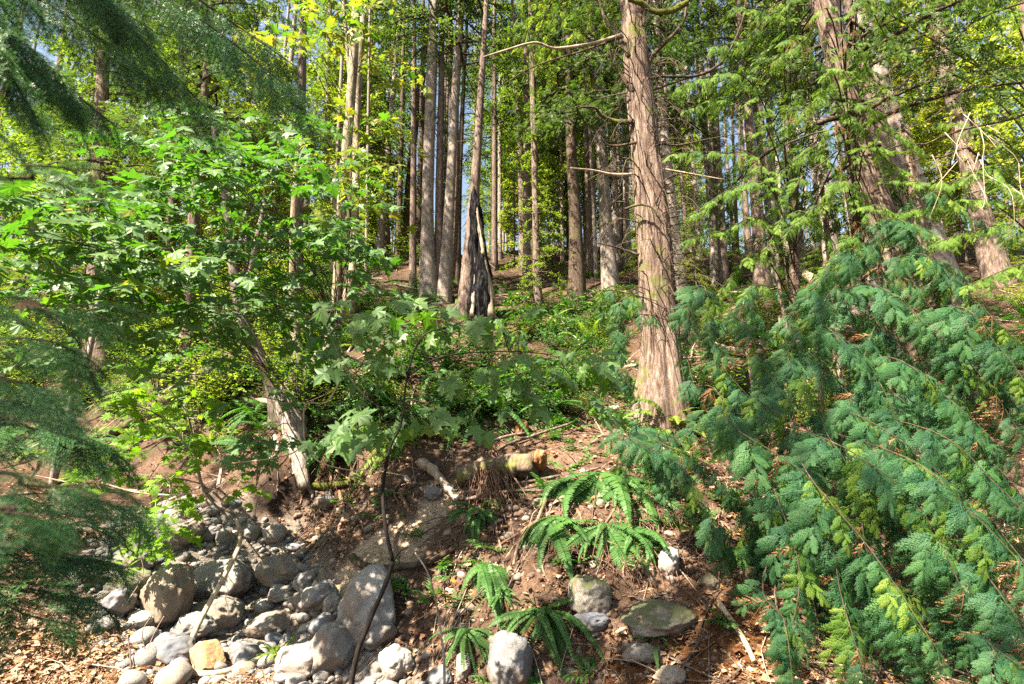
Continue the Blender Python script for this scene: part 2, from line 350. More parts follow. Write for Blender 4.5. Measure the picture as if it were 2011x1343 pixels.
EXTRA = [(0,0,1.35),(-2,1.5,1.2),(2,1.5,1.3),(-5,0,1.5),(5,0,1.4),(0,-4,2.0),(0,-10,2.6),(-10,-8,2.8),(10,-8,2.6),(-14,4,1.8),(14,2,1.6),(0,34,13.4),(-16,34,13.4),(16,34,13.4),(34,34,13.6),(-34,34,13.8),(0,46,13.2),(-40,44,13),(40,44,13),
         (-30,10,5),(30,10,4.5),(-30,22,10),(30,22,9.5),(0,-30,3),(-40,-20,3),(40,-20,3),(0,62,12.5),(-50,60,12.5),(50,60,12.5)]
cxyz = np.vstack([cxyz, np.array(EXTRA, float)])
def _phi(r): return np.sqrt(r * r + 0.6 ** 2)
_C = cxyz[:, :2]; _n = len(_C)
_A = _phi(np.linalg.norm(_C[:, None] - _C[None], axis=-1)) - np.eye(_n) * 0.02
_Q = np.hstack([np.ones((_n, 1)), _C]); _S = np.block([[_A, _Q], [_Q.T, np.zeros((3, 3))]])
_W = np.linalg.solve(_S, np.concatenate([cxyz[:, 2], np.zeros(3)]))
def gz(x, y, fine=True):
    x = np.asarray(x, float); y = np.asarray(y, float); sh = x.shape
    q = np.stack([x.ravel(), y.ravel()], -1); o = np.empty(len(q))
    for i in range(0, len(q), 20000):
        c = q[i:i + 20000]
        o[i:i + 20000] = _phi(np.linalg.norm(c[:, None] - _C[None], axis=-1)) @ _W[:_n] + _W[_n] + c @ _W[_n + 1:]
    p3 = np.stack([q[:, 0], q[:, 1], np.zeros(len(q))], -1)
    far = np.clip((q[:, 1] - 7) / 10, 0, 1)
    o = np.where(np.hypot(q[:, 0], q[:, 1]) > 75, 12.0, o)
    o += fbm(p3, 0.7, 3) * (0.07 + 0.16 * far)
    bank = np.clip((o - 1.9) * 1.2, 0, 1) * np.clip((9 - q[:, 1]) / 2, 0, 1)
    o += fbm(p3 + 5.5, 2.6, 3) * (0.03 + 0.07 * bank)
    return o.reshape(sh)
def G(u, v, lift=0.0):
    """ground point seen at photo pixel (u, v)"""
    d = 1.6 * 1.02 ** np.arange(0, 200)
    q = np.array([P(u, v, t) for t in d])
    below = np.where(q[:, 2] < gz(q[:, 0], q[:, 1]))[0]
    k = below[0] if len(below) else len(d) - 1
    a, b = d[max(k - 1, 0)], d[k]
    for _ in range(9):
        m = (a + b) / 2; t = P(u, v, m)
        if t[2] < gz(t[0], t[1]): b = m
        else: a = m
    t = P(u, v, (a + b) / 2); t[2] = gz(t[0], t[1]) + lift
    return t
def depth(p):
    p = np.asarray(p, float); return p[1] * cp + (p[2] - CZ) * sp_
def gnormal(x, y):
    e = 0.15
    return nrm(np.array([-(gz(x + e, y) - gz(x - e, y)) / (2 * e), -(gz(x, y + e) - gz(x, y - e)) / (2 * e), 1.0]))

def axis(lo, hi, bands):
    out = [lo]
    while out[-1] < hi:
        x = out[-1]; st = next((s for (a, b, s) in bands if a <= x < b), 2.0); out.append(x + st)
    return np.array(out)
gx = axis(-110, 110, [(-110, -40, 6), (-40, -14, .8), (-14, -6, .22), (-6, 6, .055), (6, 14, .2), (14, 40, .8), (40, 110, 6)])
gy = axis(-50, 120, [(-50, -10, 3), (-10, 1, .8), (1, 3, .15), (3, 9, .05), (9, 16, .12), (16, 32, .3), (32, 50, 1.2), (50, 120, 6)])
X, Y = np.meshgrid(gx, gy); Z = gz(X, Y)
near = (X > -7) & (X < 7) & (Y > 2.5) & (Y < 11)
Z = Z + near * fbm(np.stack([X, Y, Z], -1), 7.0, 3) * 0.028
V = np.stack([X, Y, Z], -1).reshape(-1, 3); ny, nx = X.shape
ii = (np.arange(ny - 1)[:, None] * nx + np.arange(nx - 1)[None])
Fg = np.stack([ii, ii + 1, ii + nx + 1, ii + nx], -1).reshape(-1, 4)
ground = kind(obj('ground', mk_mesh('ground', V, Fg, True, [M['soil']])), 'structure')
# soil colour: soils along the bank, plus painted shade in the undercuts
col = np.ones((len(V), 3)) * np.array([0.125, 0.082, 0.058]) * np.clip(1.35 - .05 * V[:, 1:2], .6, 1.05)
nz1 = fbm(V, 0.8, 4); nz2 = fbm(V + 9, 2.2, 3)
col = col * (1 + 0.25 * nz1[:, None]) + np.clip(nz2, 0, 1)[:, None] * np.array([0.09, 0.055, 0.038])
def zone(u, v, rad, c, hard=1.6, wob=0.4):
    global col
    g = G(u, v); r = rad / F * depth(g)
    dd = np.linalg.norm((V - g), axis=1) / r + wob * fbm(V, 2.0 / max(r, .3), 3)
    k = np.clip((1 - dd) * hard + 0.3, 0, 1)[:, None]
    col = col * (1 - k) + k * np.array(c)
for (u, v, r) in [(320,1020,120),(430,1080,150),(350,1180,200),(520,1180,150),(480,1290,160),(640,1250,90),(720,1320,120),(560,1060,60)]:
    zone(u, v, r, (0.25, 0.225, 0.2))
for (u, v, r) in [(740,1090,60),(850,1000,40),(800,1050,50),(700,1140,60),(870,970,40),(620,1290,60),(650,1200,60),(900,1090,30),(790,1100,50)]:
    zone(u, v, r, (0.50, 0.385, 0.28), 2.5, .25)
for (u, v, r) in [(870,1130,70),(830,1210,60),(620,1050,50)]:
    zone(u, v, r, (0.12, 0.072, 0.05))
for (u, v, r) in [(1010,1010,60),(1040,1040,55),(990,985,40),(1280,1240,40),(1160,1110,50),(550,960,60),(650,900,60)]:  # shade of the undercut hollows, painted into the ground colour
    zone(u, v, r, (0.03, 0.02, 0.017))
for (u, v, r) in [(1450,1250,110),(1350,1300,80),(1250,1330,80)]:
    zone(u, v, r, (0.16, 0.075, 0.03))
for (u, v, r) in [(300,720,170),(100,760,160),(430,800,90),(450,640,120),(250,640,160)]:
    zone(u, v, r, (0.075, 0.052, 0.036), 1.2, .7)
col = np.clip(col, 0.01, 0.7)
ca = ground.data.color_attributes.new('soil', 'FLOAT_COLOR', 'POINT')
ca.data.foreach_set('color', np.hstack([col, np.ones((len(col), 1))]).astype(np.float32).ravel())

# ------------------------------------------------------------------ tree builders
def bark_prof(seed, flute, nfl, flarep=0.0, rough=0.06):
    r_ = np.random.default_rng(seed); ph = r_.uniform(0, 6.28, 4)
    def f(t, a):
        q = np.stack([np.cos(a) * 1.6 + 0 * t, np.sin(a) * 1.6 + 0 * t, t * 7 + 0 * a + seed * 3.1], -1)
        k = 1 + rough * fbm(q, 1.3, 3)
        fl = np.clip(1 - t * 5, 0, 1) ** 1.6
        if nfl == 5: k = k - 0.05 * np.abs(vnoise(np.stack([np.cos(a) * 9 + 0 * t, np.sin(a) * 9 + 0 * t, t * 14 + 0 * a], -1))) + .02 * vnoise(np.stack([np.cos(a) * 22 + 0 * t, np.sin(a) * 22 + 0 * t, t * 30 + 0 * a], -1))
        k = k + flute * (0.25 + fl) * (np.cos(a * nfl + ph[0]) * 0.6 + np.cos(a * (nfl * 2 + 1) + ph[1]) * 0.3 + np.cos(a * 3 + ph[2]) * 0.3)
        return k + flarep * fl
    return f
def polyline_world(pts, Y0, scale=1.0):
    return np.array([PY(u, v, Y0 + (0 if len(p_) < 1 else p_[0])) for (u, v, *p_) in pts])
# leaf-sized face, slightly folded along its rib
DIA = np.array([[0, 0, 0], [0.45, 0.32, 0.05], [1, 0, -0.04], [0.45, -0.32, 0.05]], float); DIAF = np.array([[0, 1, 2], [0, 2, 3]])
QD = np.array([[0, 1, 2, 3]])
_lv = [DIA * [.3, .16, 1]]
for _i in range(1, 6):
    for _s in (-1, 1):
        _a = _s * .75; _L = .5 * (1 - _i / 6.5); _c = np.array([[math.cos(_a), -math.sin(_a), 0], [math.sin(_a), math.cos(_a), 0], [0, 0, 1]])
        _q = (DIA * [_L, .14, .6]) @ _c.T + [_i / 6 * .8, 0, 0]; _q[:, 2] -= .3 * _q[:, 0] ** 2 + .4 * _q[:, 1] ** 2; _lv.append(_q)
LACE = np.concatenate(_lv); LACEF = np.concatenate([QD + 4 * i for i in range(len(_lv))])
def crown_mesh(name, seed, z0, z1, rad, nlimb, ntwig, nleaf, leaf, mat, lace=False, droop=0.35, shape=1.0, wood='bark_dark', up=0.15, wide=1.0):
    """limbs with flat drooping sprays; returns (foliage mesh, limbs mesh)"""
    r_ = np.random.default_rng(seed)
    wa = Acc(); ps, xs, ns, ss = [], [], [], []
    for k in range(nlimb):
        t = (k + r_.random()) / nlimb; z = z0 + (z1 - z0) * t
        L = rad * (1 - t * 0.8) ** shape * r_.uniform(0.45, 1.1)
        a = r_.uniform(0, 2 * math.pi) if k % 3 else k * 2.4
        d = np.array([math.cos(a), math.sin(a), 0]); side = np.array([-d[1], d[0], 0])
        s = np.linspace(0, 1, 7)
        pts = np.array([0, 0, z]) + d * (s * L)[:, None] + np.array([0, 0, 1.0]) * ((up * s - droop * s ** 2) * L)[:, None] + side * (0.12 * L * np.sin(s * 3 + k))[:, None]
        V_, F_ = tube(pts, np.linspace(0.012 + 0.013 * L, 0.004, 7), 4, cap=False); wa.add(V_, F_)
        m = max(3, int(ntwig * L / rad))
        tt = r_.uniform(0.15, 1.0, m)
        base = np.stack([np.interp(tt, s, pts[:, i]) for i in range(3)], -1)
        sg = r_.choice([-1, 1], m)
        tl = (0.35 + 0.5 * (1 - tt)) * L * 0.5 * r_.uniform(0.5, 1.1, m) + 0.12
        td = nrm(d[None] * r_.uniform(0.3, 1.1, m)[:, None] + side[None] * (sg * r_.uniform(0.3, 1.1, m) * wide)[:, None] + np.array([0, 0, -1.0]) * r_.uniform(0.0, 0.7, m)[:, None])
        q = r_.random((m, nleaf)); c = base[:, None] + td[:, None] * (q * tl[:, None])[..., None] + np.array([0, 0, -1.0]) * (q ** 2 * tl[:, None] * 0.35)[..., None]
        c = c + r_.normal(0, leaf * 0.55, c.shape) * np.array([1, 1, 0.5])
        ld = nrm(td[:, None] + r_.normal(0, 0.55, c.shape))
        ps.append(c.reshape(-1, 3)); xs.append(ld.reshape(-1, 3))
        ns.append(nrm(np.array([0, 0, 1.0]) + r_.normal(0, 0.5, (m * nleaf, 3)))); ss.append(leaf * r_.uniform(0.55, 1.3, m * nleaf))
    V_, F_ = stamp(LACE if lace else DIA, LACEF if lace else QD, np.concatenate(ps), np.concatenate(xs), np.concatenate(ns), np.concatenate(ss))
    return mk_mesh(name, V_, F_, False, [M[mat]]), wa.mesh(name + '_limbs', True, [M[wood]])
# shared crowns; z is metres above the foot of the trunk
CR = {}
CR['hemA'] = crown_mesh('crown_foliage', 11, 3.0, 19, 3.0, 95, 24, 19, 0.085, 'crown_green', False, 0.45)
CR['hemB'] = crown_mesh('crown_foliage', 12, 5.0, 21, 2.6, 85, 22, 17, 0.085, 'crown_green', False, 0.5)
CR['hemC'] = crown_mesh('crown_foliage', 13, 1.2, 14, 2.2, 95, 20, 22, 0.085, 'crown_light', False, 0.4)
CR['hemD'] = crown_mesh('crown_foliage', 14, 2.0, 18, 3.4, 85, 26, 17, 0.09, 'crown_green', False, 0.55)
CR['thin'] = crown_mesh('crown_foliage', 15, 0.6, 6.5, 0.9, 60, 12, 16, 0.05, 'crown_light', False, 0.35)
CR['decid'] = crown_mesh('crown_foliage', 16, 2.5, 13, 3.2, 60, 26, 12, 0.17, 'crown_yellow', False, 0.1, 0.5, 'bark_moss', 0.5)
CR['decidg'] = crown_mesh('crown_foliage', 17, 1.5, 11, 3.0, 60, 28, 14, 0.15, 'crown_light', False, 0.15, 0.5, 'bark_moss', 0.5)
CR['near'] = crown_mesh('crown_foliage', 18, 5.0, 20, 3.6, 50, 13, 7, 0.19, 'crown_green', False, 0.45)  # sparse crown, gaps shaped to dapple the sun, for the added unseen trees
CR['lace'] = crown_mesh('crown_foliage', 19, 2.2, 16, 3.2, 80, 24, 6, 0.30, 'crown_green', True, 0.5)
CR['laceL'] = crown_mesh('crown_foliage', 22, 1.5, 13, 2.6, 70, 20, 6, 0.27, 'crown_light', True, 0.45)
TR = []
for k in range(4):
    s = np.linspace(0, 1, 26)
    pts = np.stack([0.10 * np.sin(s * 4 + k) * s * 1.5, 0.10 * np.cos(s * 3 + k * 2) * s, s * 22 - 0.4], -1)
    rad = (1 - s * 0.8) * (1 + 0.5 * np.exp(-s * 40))
    V_, F_ = tube(pts, rad * 1.0, 14, bark_prof(k + 20, 0.04, 4))
    V_ = V_ * 1.0
    c0 = np.repeat(pts, 14, 0)[:len(V_) - 2]
    TR.append((pts, rad, k))
def shared_trunk(k, mat):
    key = ('t', k, mat)
    if key not in CR:
        pts, rad, kk = TR[k]
        V_, F_ = tube(pts, rad * 0.2, 14, bark_prof(kk + 20, 0.04, 4))
        CR[key] = mk_mesh('trunk', V_, F_, True, [M[mat]])
    return CR[key]
def add_crown(root, key, sc, rot, dz=0.0, lean=(0, 0), limbs=True):
    f, wd = CR[key]
    for nm, me in (('crown', f),) + ((('branches', wd),) if limbs else ()):
        o = obj(nm, me, root); o.location = (0, 0, dz); o.scale = (sc[0], sc[0], sc[1]) if np.ndim(sc) else (sc,) * 3
        o.rotation_mode = 'ZXY'; o.rotation_euler = (lean[0], lean[1], rot)
def dead_stubs(root, path, r0, n, seed, mat, L=0.9, z=(0.1, 0.8)):
    r_ = np.random.default_rng(seed); a_ = Acc()
    for k in range(n):
        t = r_.uniform(*z); i = t * (len(path) - 1); j = int(i)
        b = path[j] + (path[min(j + 1, len(path) - 1)] - path[j]) * (i - j)
        an = r_.uniform(0, 6.28); l = L * r_.uniform(0.3, 1.3)
        d = np.array([math.cos(an), math.sin(an), r_.uniform(-0.35, 0.4)])
        e = b + d * l * 0.55 + [0, 0, 0.03]; g_ = b + d * l + r_.normal(0, 0.1 * l, 3) + [0, 0, -0.12 * l]
        V_, F_ = tube(spline([b, e, g_], 6), np.linspace(0.012, 0.004, 6) * (0.6 + r0 * 2.5), 4, cap=False); a_.add(V_, F_)
    kind(obj('dead_twigs', a_.mesh('dead_twigs', True, [M[mat]]), root), 'stuff')
def make_tree(name, label, cat, px, w_px, mat, crown=None, group=None, seg=20, flute=0.05, nfl=4, flare=0.5, H=None, seed=1, Yd=0.0, crot=None, csc=1.0, stubs=0, name_part='trunk', cdz=0.0, extra=6.0, rough=0.06):
    """px: [(u,v) foot, ..., (u,v) top] in the photo; w_px: widths there"""
    foot = G(*px[0]); Y0 = foot[1] + Yd
    foot = np.array([foot[0], Y0, gz(foot[0], Y0)]) if Yd else foot
    w3 = [foot] + [PY(u, v, Y0) for (u, v) in px[1:]]
    rad = [wp / F * depth(p) / 2 for wp, p in zip(w_px, w3)]
    if extra:
        dlast = nrm(w3[-1] - w3[-2]); w3.append(w3[-1] + dlast * extra); rad.append(rad[-1] * 0.45)
    w3 = np.array(w3); w3[0] -= nrm(w3[1] - w3[0]) * 0.25
    n = max(24, int(np.linalg.norm(w3[-1] - w3[0]) * 5))
    L = np.concatenate([[0], np.cumsum(np.linalg.norm(np.diff(w3, axis=0), axis=1))]); L /= L[-1]
    s = np.linspace(0, 1, n)
    sp3 = spline(w3, 200); Ls = np.concatenate([[0], np.cumsum(np.linalg.norm(np.diff(sp3, axis=0), axis=1))]); Ls /= Ls[-1]
    pts = np.stack([np.interp(s, Ls, sp3[:, i]) for i in range(3)], -1)
    rr = np.interp(s, L, rad)
    root = thing(name, label, cat, foot, group)
    V_, F_ = tube(pts - foot, rr, seg, bark_prof(seed, flute, nfl, flare, rough))
    obj(name_part, mk_mesh('trunk', V_, F_, True, [M[mat]]), root)
    if stubs: dead_stubs(root, pts - foot, rad[0], stubs, seed, 'bark_dark')
    if crown:
        lx = (w3[-1] - w3[0]); 
        add_crown(root, crown, csc, crot if crot is not None else seed * 1.7, cdz, (-math.atan2(lx[1], lx[2]), math.atan2(lx[0], lx[2])))
    return root, foot, pts
# ------------------------------------------------------------------ main cedar
croot, cfoot, cpts = make_tree('cedar_tree', 'big old cedar trunk with flared base and fibrous sunlit bark, right of centre', 'tree',
    [(1303, 838), (1300, 790), (1298, 700), (1291, 600), (1284, 450), (1268, 300), (1252, 150), (1240, 0), (1228, -150)], [104, 92, 74, 66, 66, 55, 50, 43, 36],
    'bark_cedar', None, seg=130, flute=0.13, nfl=5, flare=0.30, seed=3, extra=9.0, rough=0.10)
Yc = cfoot[1]
a_ = Acc()
# strips of loose bark running up the trunk
r_ = np.random.default_rng(5)
for k in range(46):
    v0 = r_.uniform(60, 800); u0 = np.interp(v0, [0, 150, 300, 450, 600, 830], [1240, 1252, 1268, 1284, 1291, 1302])
    hw = np.interp(v0, [0, 300, 600, 830], [19, 25, 30, 44]); off = r_.uniform(-.85, .85)
    ln = r_.uniform(25, 90)
    dep = math.sqrt(1 - off * off) * hw / F * 7.8
    pts = np.array([PY(u0 + off * hw - (t * ln * 0.06), v0 - t * ln, Yc - dep * 0.98 - 0.012 * math.sin(t * 3.14)) for t in np.linspace(0, 1, 6)])
    V_, F_ = tube(pts - cfoot, np.array([.004, .012, .014, .013, .009, .003]) * r_.uniform(.5, 1.1), 4, cap=False); a_.add(V_, F_)
kind(obj('bark_strips', a_.mesh('bark_strips', True, [M['bark_cedar']]), croot), 'stuff')
LIMBS = [([(1238,112),(1212,70),(1190,40),(1177,0),(1172,-30)], 9, 'bark_dark', 0.1),
 ([(1248,120),(1262,75),(1266,30),(1277,-10)], 11, 'bark_dark', -0.3),
 ([(1258,150),(1285,105),(1310,80),(1342,42),(1350,-10)], 10, 'bark_dark', -0.2),
 ([(1222,68),(1190,78),(1150,88),(1090,95),(1050,84),(995,98),(950,112)], 7, 'wood_dead', -0.5),
 ([(1225,72),(1150,98),(1050,130),(990,165)], 4, 'bark_dark', 0.3),
 ([(1246,182),(1222,150),(1203,115),(1197,90)], 9, 'bark_dark', -0.3),
 ([(1243,240),(1205,238),(1180,226),(1168,212),(1140,210)], 9, 'bark_dark', -0.4),
 ([(1250,280),(1215,286),(1192,284),(1178,268)], 5, 'bark_dark', -0.3),
 ([(1242,344),(1200,342),(1160,334),(1120,330)], 6, 'wood_dead', -0.5),
 ([(1228,410),(1255,402),(1282,408),(1303,432),(1308,462)], 5, 'bark_dark', -0.55),
 ([(1255,500),(1230,492),(1200,483),(1165,475)], 5, 'bark_dark', -0.3),
 ([(1260,160),(1300,150),(1370,148),(1420,118),(1455,50),(1465,0)], 6, 'bark_dark', -0.6),
 ([(1262,185),(1330,160),(1400,140),(1440,125)], 4, 'bark_dark', 0.4),
 ([(1290,280),(1330,285),(1380,275),(1450,262)], 4, 'bark_dark', -0.5),
 ([(1292,330),(1340,338),(1420,352)], 4, 'wood_dead', -0.5),
 ([(1232,182),(1190,190),(1130,210),(1060,230)], 3, 'bark_dark', 0.3),
 ([(1282,370),(1294,395),(1300,420),(1306,445)], 5, 'bark_dark', -0.35)]
for k, (pl, wpx, mt, dy) in enumerate(LIMBS):
    n = len(pl)
    pts = spline([PY(u, v, Yc - 0.15 * (i == 0) + dy * (i / (n - 1)) - (0.2 if i and k == 9 else 0)) for i, (u, v) in enumerate(pl)], 5 * n)
    r0 = wpx / F * 7.6 / 2 * 1.35
    V_, F_ = tube(pts - cfoot, np.linspace(r0, r0 * 0.35, len(pts)), 7, bark_prof(k, 0.05, 3, 0, 0.15))
    o = obj('branch', mk_mesh('branch', V_, F_, True, [M[mt]]), croot)
pl = spline([PY(u, v, Yc - 0.5) for u, v in [(1235,-5),(1262,8),(1285,22),(1320,20),(1350,5)]], 20)
V_, F_ = tube(pl - cfoot, np.linspace(.05, .045, 20), 8, bark_prof(77, 0.1, 3, 0, 0.5)); mo = obj('branch', mk_mesh('branch', V_, F_, True, [M['moss']]), croot); mo['label'] = 'moss-covered limb'

add_crown(croot, 'lace', 1.0, 2.2, 7.0)
a_ = Acc(); b_ = Acc(); r_ = np.random.default_rng(15)
for k in range(190):
    v0 = r_.uniform(-40, 640); u0 = np.interp(v0, [0, 150, 300, 450, 600, 830], [1240, 1252, 1268, 1284, 1291, 1302]); an = r_.uniform(math.pi * .9, math.pi * 2.1)
    q = PY(u0, v0, Yc); rr0 = np.interp(v0, [0, 300, 600], [.16, .2, .25]); h = np.array([math.cos(an), math.sin(an), 0]); l = r_.uniform(.15, .9)
    q0 = q + h * rr0 * .8; m_ = q0 + h * l * .6 + [0, 0, r_.uniform(-.1, .15) * l]; e_ = q0 + h * l + [0, 0, -l * r_.uniform(.2, .7)] + r_.normal(0, .06, 3)
    pp = spline([q0, m_, e_], 8); V_, F_ = tube(pp - cfoot, np.linspace(.011, .003, 8), 4, cap=False); a_.add(V_, F_)
    for j in range(3):
        i = r_.integers(3, 7); e2 = pp[i] + np.array([r_.normal(0, .1), r_.normal(0, .05), -r_.uniform(.08, .3)])
        V_, F_ = tube(spline([pp[i], (pp[i] + e2) / 2 + r_.normal(0, .03, 3), e2], 5) - cfoot, np.linspace(.005, .0015, 5), 3, cap=False); a_.add(V_, F_)
kind(obj('dead_twigs', a_.mesh('dead_twigs', True, [M['bark_dark']]), croot), 'stuff')
# ------------------------------------------------------------------ named trunks in view
T_ = make_tree
g1 = 'forest trees up the slope'
T_('fir_tree', 'tall straight trunk with sun bands, front one of the pair left of the burnt snag', 'tree', [(843,588),(840,450),(842,300),(848,150),(853,0)], [30,24,22,20,17], 'bark_grey', 'hemB', seed=5, stubs=14, cdz=4)
T_('fir_tree', 'slim trunk half hidden just right of the tall sun-banded trunk', 'tree', [(862,584),(862,400),(866,200),(868,60)], [18,15,12,10], 'bark_fir', None, seed=6, stubs=12)
T_('fir_tree', 'grey trunk leaning right between the sun-banded trunk and the burnt snag', 'tree', [(872,592),(883,400),(893,200),(906,0)], [22,20,17,14], 'bark_grey', 'hemA', seed=7, stubs=10, cdz=5)
T_('fir_tree', 'reddish trunk right against the left side of the burnt snag, pale toward its top', 'tree', [(914,618),(928,430),(940,250),(952,60)], [36,22,15,11], 'bark_fir', 'hemB', flare=.1, flute=.1, seed=8, stubs=8, cdz=5)
T_('hemlock_tree', 'slender young hemlock with wispy twigs right of the burnt snag', 'tree', [(1057,612),(1053,480),(1048,250),(1041,0)], [14,13,12,9], 'bark_fir', 'thin', seed=9, stubs=30)
T_('hemlock_tree', 'dark reddish trunk midway between the burnt snag and the big cedar', 'tree', [(1133,604),(1130,450),(1122,300),(1116,120),(1112,0)], [30,24,20,15,12], 'bark_dark', 'lace', seed=10, stubs=14, cdz=3)
T_('hemlock_tree', 'smooth mauve-grey trunk left of the big cedar, first beyond the dark reddish one', 'tree', [(1199,572),(1190,440),(1180,280),(1170,120),(1163,0)], [26,23,20,16,13], 'bark_grey', 'lace', seed=11, stubs=8, cdz=5)
T_('fir_tree', 'pale sunlit thin trunk close to the left edge of the big cedar', 'tree', [(1214,515),(1208,400),(1203,250),(1196,80)], [15,14,12,9], 'bark_grey', 'hemC', seed=12, cdz=6)
T_('fir_tree', 'thin trunk in sun behind the dark reddish trunk, on its right', 'tree', [(1163,540),(1158,440),(1154,330),(1148,200)], [16,14,12,10], 'bark_fir', 'hemB', seed=13, cdz=5)
T_('fir_tree', 'narrow bright trunk squeezed against the left side of the big cedar', 'tree', [(1234,520),(1230,420),(1229,300),(1226,200)], [14,12,11,10], 'bark_grey', 'hemC', seed=14, cdz=5)
T_('cedar_tree', 'lighter trunk standing directly behind the big cedar on its right side', 'tree', [(1334,582),(1322,450),(1308,300),(1296,180),(1285,0)], [26,24,20,16,14], 'bark_grey', 'lace', seed=15, stubs=8, cdz=4)
T_('fir_tree', 'reddish trunk on the open slope right of the big cedar', 'tree', [(1496,568),(1489,440),(1475,280),(1455,90),(1448,0)], [25,22,18,13,11], 'bark_fir', 'lace', seed=16, stubs=10, cdz=5)
T_('fir_tree', 'thin pale trunk just right of the reddish trunk on the open slope', 'tree', [(1523,558),(1520,430),(1516,300),(1508,120)], [13,12,11,9], 'bark_grey', 'hemC', seed=17, cdz=6)
T_('fir_tree', 'sunlit trunk seen behind cedar fronds right of the big cedar', 'tree', [(1407,560),(1398,420),(1388,300),(1375,120)], [17,15,13,10], 'bark_grey', 'hemB', seed=18, cdz=5)
T_('hemlock_tree', 'slim brown trunk left of the slender young hemlock', 'tree', [(1029,522),(1025,430),(1022,320),(1012,120)], [14,13,12,9], 'bark_fir', 'hemC', seed=19, cdz=5)
T_('hemlock_tree', 'slim grey trunk between the slender young hemlock and the dark reddish trunk', 'tree', [(1101,503),(1100,420),(1098,320),(1092,150)], [12,11,10,8], 'bark_grey', 'hemA', seed=20, cdz=5)
T_('hemlock_tree', 'dark shaded trunk leaning right, behind and left of the tall sun-banded trunk', 'tree', [(797,508),(802,400),(812,280),(826,160),(840,60)], [23,18,14,12,9], 'bark_dark', 'hemD', seed=21, stubs=10, cdz=4)
T_('fir_tree', 'dark trunk between the dark leaning trunk and the tall sun-banded trunk', 'tree', [(818,512),(824,380),(828,250),(830,100)], [14,12,11,8], 'bark_dark', None, seed=22, stubs=6)
T_('fir_tree', 'sunlit trunk behind the tip of the maple leaves, left of the dark leaning trunk', 'tree', [(757,494),(757,400),(762,300),(770,140)], [16,14,12,9], 'bark_grey', 'hemB', seed=23, cdz=4)
T_('fir_tree', 'thin dark trunk right behind the grey leaning trunk', 'tree', [(897,560),(900,420),(904,300),(910,180)], [13,12,10,8], 'bark_dark', None, seed=24, stubs=6)
T_('hemlock_tree', 'brown trunk rising out of ferns behind the maple, left of its forked base', 'tree', [(366,728),(370,600),(378,470),(392,300)], [26,24,21,16], 'bark_cedar', 'lace', seed=25, stubs=10, cdz=3)
T_('cedar_tree', 'stout red-brown trunk behind the thin leaning sapling at left', 'tree', [(196,725),(192,600),(190,480),(196,300),(204,100)], [44,34,30,24,20], 'bark_cedar', 'lace', seed=26, stubs=8, cdz=3, crot=2.0)
T_('hemlock_tree', 'brown trunk among maple leaves between the two left-hand reddish trunks', 'tree', [(322,600),(330,500),(340,380),(350,200)], [18,16,14,10], 'bark_fir', 'hemC', seed=27, cdz=3)
T_('fir_tree', 'straight trunk showing above the maple leaves, left of the mossy pair', 'tree', [(582,620),(586,400),(592,200),(596,0)], [22,18,16,14], 'bark_fir', 'hemB', seed=28, stubs=12, cdz=5)
T_('fir_tree', 'thin grey trunk between the straight trunk and the mossy pair', 'tree', [(640,520),(642,300),(644,150),(648,0)], [14,12,11,9], 'bark_grey', 'laceL', seed=29, cdz=4)
# right side leaning cedars
T_('cedar_tree', 'dark leaning cedar trunk at right, reddish where the orange sprays hang', 'tree', [(1838,884),(1790,640),(1730,420),(1690,290),(1655,150),(1618,0),(1600,-60)], [66,56,48,44,42,46,44], 'bark_cedar', 'lace', seed=31, seg=40, flute=0.09, stubs=16, cdz=2, crot=1.0)
T_('cedar_tree', 'thick pale leaning trunk lit by sun at the upper right', 'tree', [(1868,640),(1800,400),(1770,310),(1745,220),(1718,130),(1680,0)], [66,52,44,38,34,28], 'bark_grey', None, seed=32, seg=36, flute=0.05, cdz=3)
T_('cedar_tree', 'dark trunk hugging the left side of the thick pale leaning trunk', 'tree', [(1822,640),(1770,400),(1740,300),(1718,220),(1700,150)], [44,36,32,28,22], 'bark_fir', None, seed=33, seg=24)
T_('cedar_tree', 'shaded grey-brown leaning trunk near the right edge', 'tree', [(1962,560),(1925,420),(1895,290),(1868,180),(1842,60),(1830,0)], [38,32,30,27,24,22], 'bark_fir', None, seed=34, seg=24, stubs=14, cdz=3)
T_('fir_tree', 'pale thin trunk against blue sky, left of the dark leaning cedar', 'tree', [(1640,560),(1618,380),(1604,260),(1594,180),(1580,40)], [26,22,18,15,12], 'bark_grey', None, seed=35, stubs=14)
T_('fir_tree', 'bare thin trunk in the gap of blue sky right of the open slope', 'tree', [(1572,540),(1562,400),(1556,280),(1548,150),(1540,0)], [15,13,12,10,8], 'bark_fir', 'hemC', seed=36, cdz=6)
T_('cedar_tree', 'short-looking reddish trunk behind the cedar sprays at right', 'tree', [(1876,905),(1862,800),(1845,700),(1830,600)], [46,40,36,30], 'bark_cedar', None, seed=37, seg=24, flute=0.1, extra=3)
T_('fir_tree', 'pinkish trunk on the slope behind the sprays, right of the open slope', 'tree', [(1716,600),(1702,500),(1690,420),(1672,300)], [34,30,27,22], 'bark_grey', 'hemB', seed=38, cdz=3)

